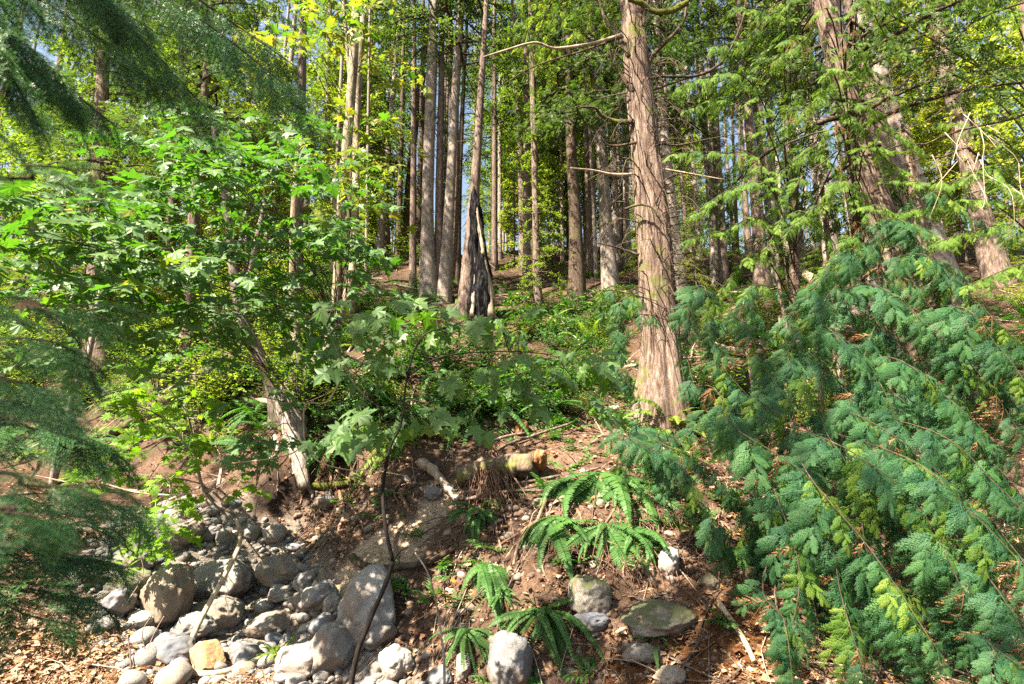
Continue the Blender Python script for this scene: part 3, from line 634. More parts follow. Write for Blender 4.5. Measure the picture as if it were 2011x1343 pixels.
# burnt snag
bf = G(945, 640); Yb = bf[1] - 0.1
sroot = thing('burnt_snag', 'charred black tree snag with pale bare edges tapering to a spike', 'snag', bf)
pts = spline([bf - [0, 0, .3]] + [PY(u, v, Yb) for u, v in [(943, 560), (939, 480), (933, 410), (930, 366)]], 24) - bf
V_, F_ = tube(pts, np.interp(np.linspace(0, 1, 24), [0, .2, .5, .8, 1], [.37, .27, .19, .12, .02]), 40, bark_prof(44, .22, 3, .25, .35))
obj('trunk', mk_mesh('trunk', V_, F_, True, [M['char']]), sroot)
for pl, ww in (([(968, 625), (957, 560), (946, 480), (937, 420), (932, 385)], .09), ([(928, 622), (930, 575), (932, 520), (932, 470)], .05), ([(950, 500), (943, 455), (936, 415)], .04)):
    p_ = spline([PY(u, v, Yb - (.22 - .05 * i) * (1 if i < 4 else .5)) for i, (u, v) in enumerate(pl)], 16) - bf
    V_, F_ = tube(p_, np.linspace(ww, ww * .25, 16), 8, bark_prof(45, .3, 3, 0, .8))
    so = obj('bare_wood', mk_mesh('bare_wood', V_, F_, True, [M['wood_dead']]), sroot)

# far trees up to and over the crest: shared trunks and crowns
r_ = np.random.default_rng(21)
far_labels = [('distant thin conifer in the crowded forest high on the slope', 'distant conifers high on the slope')]
pts_far = []
tries = 0
while len(pts_far) < 250 and tries < 16000:
    tries += 1
    y = r_.uniform(20, 60); x = r_.uniform(-1.15, 1.15) * y * 1.05
    if any((x - a) ** 2 + (y - b) ** 2 < (.8 + y * .012) ** 2 for a, b in pts_far): continue
    pts_far.append((x, y))
mats_t = ['bark_grey', 'bark_fir', 'bark_fir', 'bark_dark', 'bark_grey']
for _k in range(400):
    y = r_.uniform(16.5, 27); x = r_.uniform(-.4, .8) * y
    if all((x - a) ** 2 + (y - b) ** 2 > 1.2 for a, b in pts_far) and len(pts_far) < 290: pts_far.append((x, y))
for i, (x, y) in enumerate(pts_far):
    z = float(gz(x, y))
    tc = {'bark_grey': 'grey', 'bark_fir': 'reddish-brown', 'bark_dark': 'dark'}[mats_t[i % 5]]; lv = 'leafy-crowned' if (i % 2 == 0 and i < 250 and not (x > .45 * y and i % 4)) else 'bare-stemmed'
    root = thing('conifer_tree', 'distant ' + lv + ' conifer with thin ' + tc + ' trunk high on the slope', 'tree', (x, y, z), 'distant ' + lv + ' conifers with ' + tc + ' trunks')
    root.rotation_euler = (r_.normal(0, .02), r_.normal(0, .02), r_.uniform(0, 6.28))
    t = obj('trunk', shared_trunk(i % 4, mats_t[i % 5]), root); s = r_.uniform(.4, 1.05) * (1 if i < 250 else .75); t.scale = (s, s, 1)
    key = ['hemA', 'hemB', 'hemC', 'hemD', 'hemA', 'hemC', 'decidg', 'hemB', 'decidg', 'hemC'][i % 10]
    sc = r_.uniform(.7, 1.1)
    if i % 2 == 0 and i < 250 and not (x > .45 * y and i % 4): add_crown(root, key, (sc, r_.uniform(.75, 1.1)), r_.uniform(0, 6.28), r_.uniform(0, 4.5), limbs=(y < 34))
# broadleaf trees with yellow leaves high up
for i, (u, v, key, sc, lab) in enumerate([(690, 520, 'decidg', .9, 'maple with yellow autumn leaves behind the mossy pair of trunks'), (1105, 520, 'decid', .8, 'yellow and orange leaved maple behind the dark reddish trunk'),
        (330, 560, 'decid', .9, 'yellow-green maple high at the upper left, behind the drooping boughs'), (120, 600, 'decidg', 1.1, 'light green broadleaf tree at the left edge behind the boughs'), (480, 560, 'decidg', 1.0, 'light green broadleaf tree behind the left part of the maple leaves'),
        (1830, 520, 'decid', .8, 'yellow-green maple behind the leaning trunks at upper right'), (1150, 500, 'decidg', .9, 'light green broadleaf tree left of the big cedar, far up the slope'), (1960, 520, 'decidg', 1.0, 'light green broadleaf tree at the right edge beyond the leaning trunks')]):
    g = G(u, v); root = thing('maple_tree', lab, 'tree', g)
    t = obj('trunk', shared_trunk(i % 4, 'bark_moss'), root); t.scale = (.5, .5, .55)
    add_crown(root, key, sc, i * 1.1)
# unseen conifers added behind and beside the camera so their crowns throw dappled shade
for i, (x, y, key, sc, dz) in enumerate([(-8.5, -3.0, 'near', 1.0, 1), (-4.0, -7.5, 'near', 1.0, 2), (-14.5, 1.5, 'near', 1.0, 1), (-13, -8, 'near', 1.1, 1), (-1.9, -2.3, 'hemB', 1.0, 1.5), (1.5, -8.5, 'near', 1.0, 0), (-19, -4, 'near', 1.1, 2)]):
    root = thing('conifer_tree', 'unseen tall conifer added behind the viewer for its dappled shade', 'tree', (x, y, float(gz(x, y))), 'unseen conifers added behind the viewer for shade')
    t = obj('trunk', shared_trunk(i % 4, 'bark_fir'), root); t.scale = (1.3, 1.3, 1)
    add_crown(root, key, sc, i * 2.3, dz, limbs=False)
# ------------------------------------------------------------------ leaf, frond and spray shapes
def leaf_template(half, cen=0.2, droop=0.3, fold=0.08, pet=0.45, bend=0.0):
    h = [(x, y) for x, y in half]
    out = h + [(x, -y) for x, y in h[-2:0:-1]]
    V = [(cen, 0)] + out
    V = np.array([(x, y, 0) for x, y in V], float)
    r2 = (V[:, 0] - cen) ** 2 + V[:, 1] ** 2
    V[:, 2] = -droop * r2 + fold * np.abs(V[:, 1]) + bend * V[:, 1]
    n = len(out); Fc = [(0, 1 + i, 1 + (i + 1) % n) for i in range(n)]
    k = len(V); V = np.vstack([V, [[-pet, -.008, .10], [-pet, .008, .10], [0.02, .012, 0], [0.02, -.012, 0]]])
    return V, [np.array(Fc), np.array([[k, k + 3, k + 2, k + 1]])]
ML = [(0, 0), (-.13, .15), (-.12, .42), (.02, .34), (.07, .25), (.14, .38), (.24, .52), (.33, .68), (.40, .47), (.42, .20), (.56, .24), (.66, .31), (.74, .15), (1, 0)]
VL = [(0, 0), (-.16, .18), (-.02, .22), (-.10, .46), (.10, .32), (.18, .62), (.32, .34), (.58, .58), (.54, .26), (.80, .34), (.74, .14), (1, 0)]
LEAFT = [leaf_template(ML, .2, .28, .10), leaf_template(ML, .2, .5, .02, bend=.2), leaf_template(ML, .2, .12, .25), leaf_template(ML, .2, .4, -.1, bend=-.25)]
VLT = [leaf_template(VL, .2, .2, .06), leaf_template(VL, .2, .35, .12, bend=.15)]
OVAL = [leaf_template([(0, 0), (.2, .16), (.5, .24), (.8, .14), (1, 0)], .5, .15, .2, .15)]
def leaf_meshes(T, mat, nm='leaf'):
    out = []
    for V, Fc in T: out.append(mk_mesh(nm, V, Fc, False, [M[mat]]))
    return out
LM = {k: leaf_meshes(LEAFT, k) for k in ('maple', 'maple_yellow', 'dead_leaf')}
LM['vine_leaf'] = leaf_meshes(VLT, 'vine_leaf'); LM['oval'] = leaf_meshes(OVAL, 'crown_light')
def twig_leaves(r_, c, d, L, n, s, hang=0.3, face=0.45):
    """opposite leaves along a twig; list of (pos, X, N, scale) and the twig's line"""
    d = nrm(d); side = nrm(np.cross(d, [0, 0, 1.0])); out = []
    t = np.linspace(0, 1, 6); pts = c + d * (t * L)[:, None] + np.array([0, 0, -1.0]) * (0.25 * L * t ** 2)[:, None]
    for k in range(n):
        q = (k // 2 + .7) / (n / 2); q = min(q, 1.0)
        p = c + d * q * L + np.array([0, 0, -.25 * L * q * q])
        sg = 1 if k % 2 else -1
        X = nrm(d * r_.uniform(.1, .9) + side * sg * (1.2 - .7 * q) + np.array([0, 0, -hang * r_.uniform(.4, 1.6)]) + r_.normal(0, .18, 3))
        N = nrm(np.array([0, -face, 1.0]) + r_.normal(0, .45, 3))
        sc = s * r_.uniform(.5, 1.25)
        out.append((p + X * sc * .35, X, N, sc))
    return out, pts
def place_leaves(root, leaves, mkey, T, limit, r_, stuff_name='leaves', mat2=None, yfrac=0.0):
    """the leaves that show largest are parts of their own; the rest are joined"""
    def size(l):
        u, v, d = project(np.asarray(l[0])); ok = (-60 < u < PW + 60) and (-60 < v < PH + 60) and d > .2
        return l[3] / d if ok else l[3] / max(d, .3) * .05
    order = sorted(range(len(leaves)), key=lambda i: -size(leaves[i]))
    mts = LM[mkey]; m2 = LM[mat2] if mat2 else None
    for i in order[:limit]:
        p, X, N, s = leaves[i]
        o = bpy.data.objects.new('leaf', (m2 if m2 and r_.random() < yfrac else mts)[r_.integers(len(mts))])
        SC.collection.objects.link(o); o.parent = root
        o.matrix_local = basis(p - np.array(root.location), X, N, s)
    rest = order[limit:]
    if rest:
        a_ = Acc(); grp = {}
        for i in rest: grp.setdefault(i % len(T), []).append(leaves[i])
        for k, ls in grp.items():
            V, Fc = T[k]
            for f in Fc[:1]:
                vv, ff = stamp(V, f, np.array([l[0] for l in ls]) - np.array(root.location), np.array([l[1] for l in ls]), np.array([l[2] for l in ls]), np.array([l[3] for l in ls]))
                a_.add(vv, ff)
        kind(obj(stuff_name, a_.mesh(stuff_name, False, [M[mkey]]), root), 'stuff')

def leafy(root, stems, blobs, size, mkey, T, limit, seed, nl=8, L=.5, hang=.3, mat2=None, yfrac=0., wood='bark_dark', face=.45, twr=.006, limb=True):
    """stems: list of polylines to grow twigs from; blobs: (u, v, ru, rv, d0, d1, n)"""
    r_ = np.random.default_rng(seed); sp = np.concatenate(stems); leaves = []; wa = Acc(); loc = np.array(root.location)
    for (u, v, ru, rv, d0, d1, n) in blobs:
        for k in range(n):
            a = r_.uniform(0, 6.28); q = math.sqrt(r_.random())
            c = P(u + ru * q * math.cos(a), v + rv * q * math.sin(a), r_.uniform(d0, d1))
            dd = np.linalg.norm((sp - c) * [1, 1, 1.3], axis=1); s0 = sp[np.argmin(dd)]
            out = c - s0; out[2] *= .3
            d = nrm(nrm(out) * .8 + np.append(r_.normal(0, .6, 2), -.1))
            ls, tp = twig_leaves(r_, c, d, L * r_.uniform(.6, 1.2), nl, size, hang, face); leaves += ls
            V_, F_ = tube(tp - loc, np.linspace(twr * .7, twr * .25, 6), 3, cap=False); wa.add(V_, F_)
            if limb and k % 4 == 0:
                mid = (s0 + c) / 2 + r_.normal(0, .12, 3) + [0, 0, .1]
                V_, F_ = tube(spline([s0, mid, c], 8) - loc, np.linspace(twr * 1.4, twr * .6, 8), 4, cap=False); wa.add(V_, F_)
    kind(obj('twigs', wa.mesh('twigs', True, [M[wood]]), root), 'stuff')
    place_leaves(root, leaves, mkey, T, limit, r_, mat2=mat2, yfrac=yfrac)

# fern frond: rachis along x, arching in z; pinnae in pairs
def frond_mesh(name, mat, arch, drop, n=34, wid=.125, seed=0):
    r_ = np.random.default_rng(seed); a_ = Acc()
    f = lambda t: np.stack([t * (1 - .18 * drop * t), 0 * t, arch * np.sin(np.minimum(t * 1.3, 1.6)) - drop * t ** 2.2], -1)
    s = np.linspace(0, 1, 9); V_, F_ = tube(f(s), np.linspace(.008, .002, 9), 3, cap=False); a_.add(V_, F_)
    t = np.linspace(.12, .99, n); p = f(t); tn = nrm(f(t + .01) - f(t - .01))
    ln = wid * np.clip(np.minimum((t + .25) * 1.6, 1.0) * (1.02 - t) ** .6 * 1.25, .02, 1)
    T = np.array([[0, 0, 0], [.18, .09, .01], [.7, .075, -.05], [1, 0, -.14], [.7, -.065, -.05], [.18, -.09, .01]]); TF = np.array([[0, 1, 2, 3], [0, 3, 4, 5]])
    for sg in (-1, 1):
        X = nrm(tn * .28 + np.array([0, sg, 0]) + np.array([0, 0, -.22]) + r_.normal(0, .07, (n, 3)))
        N = nrm(np.cross(tn, [0, -1.0, 0]) * -1 + r_.normal(0, .18, (n, 3))); N[N[:, 2] < 0] *= -1
        sc = np.stack([ln, np.full(n, .17), ln], -1)
        V_, F_ = stamp(T, TF, p, X, N, sc); a_.add(V_, F_)
    return a_.mesh(name, False, [M[mat]])
FR = {m: [frond_mesh('frond', m, *q, seed=i) for i, q in enumerate([(.35, .35), (.22, .6), (.5, .35), (.12, .95)])] for m in ('fern', 'fern_pale', 'fern_dead')}
def make_fern(name, label, p, size, n, r_, mat='fern', group=None, droopy=.5, face=None, dead=0, tilt=None):
    root = thing(name, label, 'fern', p, group)
    gn = gnormal(p[0], p[1])
    for k in range(n + dead):
        a = (k + r_.uniform(-.35, .35)) / n * 2 * math.pi if face is None else face + r_.uniform(-1.25, 1.25)
        h = np.array([math.cos(a), math.sin(a), 0]); N = nrm(np.array([0, 0, 1.0]) + gn * .25)
        X = nrm(h + np.array([0, 0, r_.uniform(-.1, .55) - (1.0 if droopy > .75 else .3) * droopy]))
        mt = 'fern_dead' if k >= n else mat
        lo = 1 if r_.random() < droopy else 0
        me = FR[mt][(lo + r_.integers(0, 3)) % 4 if k < n else 3]
        o = bpy.data.objects.new('frond', me); SC.collection.objects.link(o); o.parent = root
        sz_ = size * r_.uniform(.5, 1.15); N = nrm(N + r_.normal(0, .3, 3)); o.matrix_local = basis((r_.normal(0, .03), r_.normal(0, .03), .02), X, N, (sz_, sz_ * r_.uniform(.7, 1.05), sz_ * r_.uniform(.6, 1.3)))
    return root

# cedar spray: flat, lacy, scale leaves on alternate branchlets
def fan_parts(seed, nl, droop):
    r_ = np.random.default_rng(seed); ps, xs, ns, ss = [], [], [], []
    def z(x, y): return -droop * x * x - .55 * y * y * (1 + x)
    def seg(p0, ang, L, n, wd, lv):
        p = np.array(p0, float)
        for k in range(n):
            t = k / n; d = np.array([math.cos(ang), math.sin(ang)]); st = L / n
            ps.append((p[0], p[1], z(*p) + r_.normal(0, .004))); q = p + d * st
            xs.append((d[0], d[1], (z(*q) - z(*p)) / st)); ns.append((r_.normal(0, .14), r_.normal(0, .14), 1))
            ss.append((st * 1.7, wd * (1 - .4 * t), wd)); p = q
            yield p.copy(), t, ang
    sg = 1
    for p, t, an in seg((0, 0), 0, 1.0, nl * 2, .05, 0):
        sg = -sg
        L1 = .46 * (1 - t) ** .7 * min(1, .45 + t * 3) * r_.uniform(.75, 1.2) + .05
        for (p1, t1, a1) in seg(p, sg * (.68 - .2 * t) + r_.normal(0, .06), L1, max(2, int(L1 * 12)), .062, 1):
            for s2 in (-1, 1):
                L2 = (.075 if s2 == sg else .05) * (1 - t1) * min(1, L1 * 4) + .02
                for _ in seg(p1, a1 + s2 * .6, L2, 1, .045, 2): pass
    return stamp(np.array([[0, 0, 0], [.35, .5, .1], [1, 0, 0], [.35, -.5, .1]]), QD, ps, xs, ns, np.array(ss))
def cedar_spray(name, mat, seed, nl=6, droop=.28, nsub=13):
    r_ = np.random.default_rng(seed + 50); a_ = Acc(); tone = []
    fans = [fan_parts(seed * 7 + i, nl, droop) for i in range(3)]
    t = np.linspace(0, 1, 7); ax = np.stack([t, .04 * np.sin(t * 5 + seed), -droop * t * t], -1)
    V_, F_ = tube(ax, np.linspace(.008, .003, 7), 3, cap=False); a_.add(V_, F_); tone.append(np.full(len(V_), .3))
    for k in range(nsub + 1):
        q = .06 + .9 * k / nsub; p = np.array([np.interp(q, t, ax[:, i]) for i in range(3)]); sg = 1 if k % 2 else -1
        L = (.46 - .24 * q) * r_.uniform(.65, 1.2) * (1.45 if nsub < 10 else 1); an = sg * (.85 - .4 * q) * r_.uniform(.7, 1.25)
        if k == nsub: an = 0; L = .3
        X = nrm([math.cos(an), math.sin(an), -droop * 1.6 * q - r_.uniform(-.1, .5)]); jt = .18 if nsub < 10 else .4; N = nrm([r_.normal(0, jt), r_.normal(0, jt) - .2 * sg, 1])
        V, Fc = fans[k % 3]; vv, ff = stamp(V, Fc, [p], [X], [N], np.array([[L, L * .85, L]])); a_.add(vv, ff); tone.append(np.full(len(vv), r_.random()))
    me = a_.mesh(name, False, [M[mat]]); tn = np.concatenate(tone)
    ca = me.color_attributes.new('tone', 'FLOAT_COLOR', 'POINT'); ca.data.foreach_set('color', np.repeat(tn, 4).astype(np.float32)); return me
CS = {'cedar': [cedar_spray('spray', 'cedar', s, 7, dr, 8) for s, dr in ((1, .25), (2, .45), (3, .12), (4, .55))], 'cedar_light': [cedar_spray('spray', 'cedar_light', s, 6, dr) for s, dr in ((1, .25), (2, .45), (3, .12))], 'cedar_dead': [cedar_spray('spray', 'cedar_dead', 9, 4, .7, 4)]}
print('spray faces', [len(m.polygons) for m in CS['cedar']])
def needle_spray(name, mat, seed, nl=9, ln=.07):
    r_ = np.random.default_rng(seed); ps, xs, ns, ss = [], [], [], []; a_ = Acc()
    def twig(p0, p1, n):
        d = nrm(p1 - p0); sd = nrm(np.cross([0, 0, 1.0], d)); V_, F_ = tube(np.array([p0, (p0 + p1) / 2, p1]), [.006, .005, .002], 3, cap=False); wa.add(V_, F_)
        t = np.linspace(0, 1, n)
        for sg in (-1, 1, 0):
            q = p0 + (p1 - p0) * (t + r_.normal(0, .01, n))[:, None]
            x = nrm(d * .55 + sd * sg + np.array([0, 0, .12 if sg else .9]) + r_.normal(0, .16, (n, 3)))
            ps.append(q); xs.append(x); ns.append(nrm(np.array([0, 0, 1.0]) + r_.normal(0, .35, (n, 3)) + sd * .01)); ss.append(ln * r_.uniform(.7, 1.1, n) * (1 if sg else .55))
    wa = Acc()
    z = lambda x: -.3 * x * x
    M_ = [np.array([x, 0, z(x)]) for x in np.linspace(0, 1, nl + 1)]
    for k in range(nl):
        twig(M_[k], M_[k + 1], 6)
        if k:
            for sg in (-1, 1):
                L = .42 * (1 - k / nl) ** .8 + .05
                e = M_[k] + np.array([.72 * L, sg * .72 * L, -.18 * L - .05 * r_.random()]); twig(M_[k], e, max(4, int(L * 40)))
    T = np.array([[0, -.06, 0], [.6, -.07, .0], [1, 0, -.03], [.6, .07, .0], [0, .06, 0]])
    V_, F_ = stamp(T, np.array([[0, 1, 2, 3, 4]]), np.concatenate(ps), np.concatenate(xs), np.concatenate(ns), np.concatenate(ss))
    a_.add(V_, F_)
    V2 = np.concatenate(wa.V); nq = sum(len(x) for x in a_.F[5]); a_.add(V2, np.concatenate(wa.F[4]))
    me = mk_mesh(name, np.concatenate(a_.V), [np.concatenate(a_.F[5]), np.concatenate(a_.F[4])], False, [M[mat], M['bark_dark']],
                 np.concatenate([np.zeros(nq), np.ones(len(a_.F[4][0]))]))
    return me
NS = [needle_spray('needle_spray', 'needle', s) for s in (1, 2, 3)]

def bough(root, path, size, n, r_, meshes, nm='spray', wood='bark_dark', rad=.012, down=.55, out=.8, both=1, fwd=.7, start=.12, flat=.8, side_ref=None, dead=0, hangN=.0):
    """a branch with sprays on alternate sides; returns branch object"""
    pts = spline(path, 18); loc = np.array(root.location)
    V_, F_ = tube(pts - loc, np.linspace(rad, rad * .25, 18), 6)
    b = obj('bough', mk_mesh('bough', V_, F_, True, [M[wood]]), root)
    T = nrm(np.gradient(pts, axis=0))
    for k in range(n):
        q = start + (1 - start) * (k + r_.uniform(0, .6)) / n; q = min(q, 1)
        i = q * 17; j = min(int(i), 16); p = pts[j] + (pts[j + 1] - pts[j]) * (i - j); t = T[j]
        sd = nrm(np.cross(t, [0, 0, 1.0])) * (1 if k % 2 else -1)
        tip = k >= n - 2
        X = nrm(t * fwd + (0 if tip else 1) * sd * out * r_.uniform(.5, 1.3) + np.array([0, 0, -down * r_.uniform(.3, 1.7)]) + r_.normal(0, .2, 3))
        N = nrm(np.array([0, -hangN, flat]) + np.array([0, 0, .3]) - t * .15 + r_.normal(0, .22, 3) + nrm(np.array([0, -1., 0])) * (.35 if X[2] < -.4 else 0))
        s = size * r_.uniform(.6, 1.15) * (1 - .35 * q) * (.55 + .45 * min(1, q * 3))
        ms = CS['cedar_dead'] if r_.random() < dead else (CS['cedar_light'] if meshes is CS['cedar'] and r_.random() < .16 else meshes)
        o = bpy.data.objects.new('dead_spray' if ms is CS['cedar_dead'] else nm, ms[r_.integers(len(ms))])
        SC.collection.objects.link(o); o.parent = b; o.matrix_local = basis(p - loc, X, N, s)
    return b

# ------------------------------------------------------------------ big maple at left
r_ = np.random.default_rng(31)
mb = G(565, 800); Ym = mb[1]
mroot = thing('maple_tree', 'large maple with forked mossy grey stems and spreading green leaves at left', 'tree', mb)
STEMS = [([(560,800),(535,752),(505,690),(478,630),(462,560),(452,470),(440,380),(420,250)], [34,30,24,19,17,15,12,10], 'bark_stem', 0),
 ([(572,800),(580,740),(583,690),(577,620),(575,520),(578,400),(585,300)], [30,26,22,16,13,12,10], 'bark_moss', .15),
 ([(580,800),(602,735),(630,700),(652,655),(663,560),(666,450),(680,300),(692,150),(700,0),(705,-80)], [34,30,26,24,20,19,18,17,15,13], 'bark_moss', .5),
 ([(660,640),(690,540),(698,400),(700,280),(705,150),(716,0),(720,-80)], [16,15,14,13,12,11,9], 'bark_moss', 1.0),
 ([(478,640),(488,560),(502,480),(520,400)], [12,11,9,7], 'bark_grey', 0.1)]
sw = []
for k, (pl, wpx, mt, dy) in enumerate(STEMS):
    n = len(pl); p = [PY(u, v, Ym + dy * min(1, i / 3)) for i, (u, v) in enumerate(pl)]
    if k < 3: p[0] = mb + [(k - 1) * .08, 0, -.3]
    rr = [wv / F * depth(q) / 2 for wv, q in zip(wpx, p)]
    pts = spline(p, 8 * n); sw.append(pts)
    V_, F_ = tube(pts - mb, np.interp(np.linspace(0, 1, len(pts)), np.linspace(0, 1, n), rr), 16, bark_prof(60 + k, .05, 3, .25 if k < 3 else 0, .14))
    obj('stem', mk_mesh('stem', V_, F_, True, [M[mt]]), mroot)
# knotty base and gnarled roots over the edge of the bank
V_, F_ = tube(spline([PY(590, 735, Ym + .1), PY(572, 785, Ym - .02), PY(578, 850, Ym - .35), PY(590, 900, Ym - .55), PY(600, 960, Ym - .8)], 22) - mb, [.05, .27, .2, .13, .07], 16, bark_prof(70, .15, 4, 0, .35))
obj('root_burl', mk_mesh('root_burl', V_, F_, True, [M['bark_grey']]), mroot)
for k, pl in enumerate([[(570,800),(560,840),(585,880),(575,910),(600,960),(625,970)], [(590,800),(640,830),(655,880),(640,920)], [(560,800),(530,830),(545,880),(520,920)], [(600,790),(660,800),(700,820)], [(585,850),(610,880),(600,930),(615,985)], [(560,790),(500,790),(455,840),(440,870)]]):
    p = spline([G(u, v, .03) if i else mb for i, (u, v) in enumerate(pl)], 20); p += r_.normal(0, .012, p.shape)
    V_, F_ = tube(p - mb, np.linspace(.075, .02, 20), 8, bark_prof(80 + k, .1, 3, 0, .3)); obj('root', mk_mesh('root', V_, F_, True, [M['bark_moss' if k == 5 else 'bark_grey']]), mroot)
MBL = [(390,330,110,80,4.4,6,14), (560,400,170,110,5,7.5,32), (250,420,150,80,3.8,6,20), (110,430,110,50,3.5,5,11), (300,500,150,60,3.8,6,18), (400,520,150,80,4.5,7,22), (620,560,120,80,5,7.5,20),
       (660,420,90,100,6,8,14), (230,600,110,70,4,6,12), (390,640,80,50,4.4,6.5,8), (560,300,110,70,6,8,14), (430,700,50,40,4.8,7,4), (640,650,70,50,5,7,7), (540,820,60,60,5.5,6.5,6), (340,260,120,50,5,7,10), (480,330,120,60,4.6,6.5,14), (620,480,110,70,4.8,6.5,16), (180,540,110,60,3.8,5.5,10), (60,500,60,60,3.6,5,5), (520,560,80,40,4.8,6.5,6)]
MBL = [(u, v, ru * 1.05, rv, a, b, int(n * 1.35)) for (u, v, ru, rv, a, b, n) in MBL]
MBL += [(330,620,80,50,4.4,5.8,9), (160,700,80,40,4.4,5.6,7), (470,620,50,40,5,6.5,6), (650,720,60,40,5.2,6.6,6), (480,900,60,40,5.8,6.6,5), (70,430,80,60,3.8,5.4,8)]
leafy(mroot, sw, MBL, .13, 'maple', LEAFT, 285, 41, nl=8, L=.5, mat2='maple_yellow', yfrac=.06)
ma = thing('maple_tree', 'tall slender maple with yellow and orange leaves hanging round the mossy pair of trunks', 'tree', G(690, 640))
ps = spline([G(690, 640), PY(700, 400, Ym + 2.6), PY(690, 200, Ym + 2.2), PY(675, 0, Ym + 2), PY(672, -100, Ym + 2)], 30)
V_, F_ = tube(ps - np.array(ma.location), np.linspace(.07, .03, 30), 8); obj('stem', mk_mesh('stem', V_, F_, True, [M['bark_moss']]), ma)
leafy(ma, [ps], [(730,90,60,80,8,9.5,14), (620,80,60,90,8,9.5,12), (770,200,30,90,8,9,6), (650,260,50,70,8,9.5,10), (735,310,40,50,8,9,7), (560,110,50,60,8,9.5,7), (690,420,60,50,8,9,7), (700,20,90,40,8,9.5,10), (660,330,60,60,7.5,8.5,8)], .16, 'maple_yellow', LEAFT, 180, 43, nl=7, L=.6, mat2='maple', yfrac=.3)
# maple sapling in front, dark forked stem
s0 = P(655, 1480, 2.7); s0[2] = float(gz(s0[0], s0[1]))
sroot2 = thing('maple_sapling', 'dark thin forked sapling rising in front of the boulders to large hanging leaves', 'sapling', s0)
st = [spline([s0, P(690, 1343, 2.75), P(722, 1230, 2.8), P(752, 1160, 2.85), P(772, 1102, 2.9)], 24), spline([P(772, 1102, 2.9), P(758, 1040, 2.9), P(752, 960, 3.0), P(766, 880, 3.1), P(788, 830, 3.2), P(800, 740, 3.4), P(830, 660, 3.5), P(900, 640, 3.6)], 40),
      spline([P(772, 1102, 2.9), P(786, 1082, 2.88), P(800, 1075, 2.85)], 8), spline([P(800, 740, 3.4), P(870, 700, 3.5), P(1000, 690, 3.6), P(1120, 700, 3.7)], 16), spline([P(788, 830, 3.2), P(700, 760, 3.4), P(640, 640, 3.6)], 16)]
for k, (p, r0, r1) in enumerate(zip(st, (.016, .012, .007, .006, .006), (.012, .005, .004, .003, .003))):
    V_, F_ = tube(p - s0, np.linspace(r0, r1, len(p)), 8, bark_prof(90 + k, .04, 3, 0, .15)); obj('stem' if k < 3 else 'branch', mk_mesh('stem', V_, F_, True, [M['bark_blackish']]), sroot2)
leafy(sroot2, st[1:], [(840,620,80,30,3.2,3.7,6), (1030,690,70,45,3.4,3.8,7), (750,800,60,60,3,3.4,6), (900,720,60,60,3.3,3.7,4), (700,620,60,40,3.4,3.8,6), (1140,700,50,40,3.5,4,4), (1180,760,40,30,3.6,4,2), (860,810,40,50,3.1,3.4,3), (950,640,90,30,3.4,3.8,5), (1000,740,40,30,3.4,3.7,3), (720,700,50,50,3.2,3.6,4)], .11, 'maple', LEAFT, 300, 44, nl=6, L=.3, hang=.8, face=.8, twr=.004)
s1 = P(880, 1460, 2.6); s1[2] = float(gz(s1[0], s1[1]))
p = spline([s1, P(873, 1343, 2.7), P(868, 1260, 2.75), P(858, 1190, 2.8), P(840, 1125, 2.85), P(815, 1085, 2.9)], 24)
V_, F_ = tube(p, np.linspace(.009, .003, 24), 5); tag(obj('dead_twig', mk_mesh('twig', V_, F_, True, [M['wood_dead']])), 'long thin bare twig bowing left in front of the earth bank', 'twig')
# vine maple, lower left
vb = G(395, 950); vroot = thing('vine_maple', 'vine maple with bright yellow-green small leaves above the stony stream bed', 'shrub', vb)
vs = [spline([vb, P(378, 900, 6.6), P(340, 840, 6.3), P(280, 800, 6), P(210, 800, 6)], 20), spline([vb, P(380, 860, 6.5), P(360, 800, 6.3), P(330, 760, 6.2)], 16), spline([vb, P(350, 940, 6.2), P(310, 945, 6), P(240, 960, 5.8)], 16), spline([P(465, 1015, 6.4), P(420, 985, 6.4), P(395, 950, 6.6), vb], 12)]
for k, p in enumerate(vs):
    V_, F_ = tube(p - vb, np.linspace(.016, .005, len(p)), 6); obj('stem', mk_mesh('stem', V_, F_, True, [M['bark_grey']]), vroot)
leafy(vroot, vs, [(310,780,110,45,5.6,6.8,26), (240,850,60,50,5.6,6.4,10), (280,900,100,50,5.4,6.2,14), (330,960,70,30,5.4,6,9), (280,1040,50,30,5.2,5.6,6), (380,900,30,50,5.6,6.4,5), (200,920,40,40,5.4,6,5), (440,960,30,30,6,6.4,3), (360,830,70,40,6,7,8), (330,1020,40,30,5.2,5.6,5)], .10, 'vine_leaf', VLT, 300, 45, nl=8, L=.35, twr=.004, wood='bark_grey')
# thin leaning sapling at far left with pale bark
lb = G(100, 960); lroot = thing('leaning_sapling', 'pale grey knobbly sapling stem leaning right at the far left', 'sapling', lb)
p = spline([lb] + [PY(u, v, lb[1] + .02 * i) for i, (u, v) in enumerate([(118, 880), (138, 800), (158, 740), (176, 690), (186, 640), (200, 560), (228, 480), (240, 420)])], 50)
V_, F_ = tube(p - lb, np.interp(np.linspace(0, 1, 50), [0, .5, 1], [.085, .065, .02]), 12, bark_prof(99, .06, 3, 0, .22)); obj('stem', mk_mesh('stem', V_, F_, True, [M['bark_grey']]), lroot)
leafy(lroot, [p[20:]], [(230,480,90,50,5,6,8), (180,560,60,50,5,6,6), (130,600,60,40,4.6,5.6,5)], .13, 'maple', LEAFT, 120, 46, nl=7, L=.4)

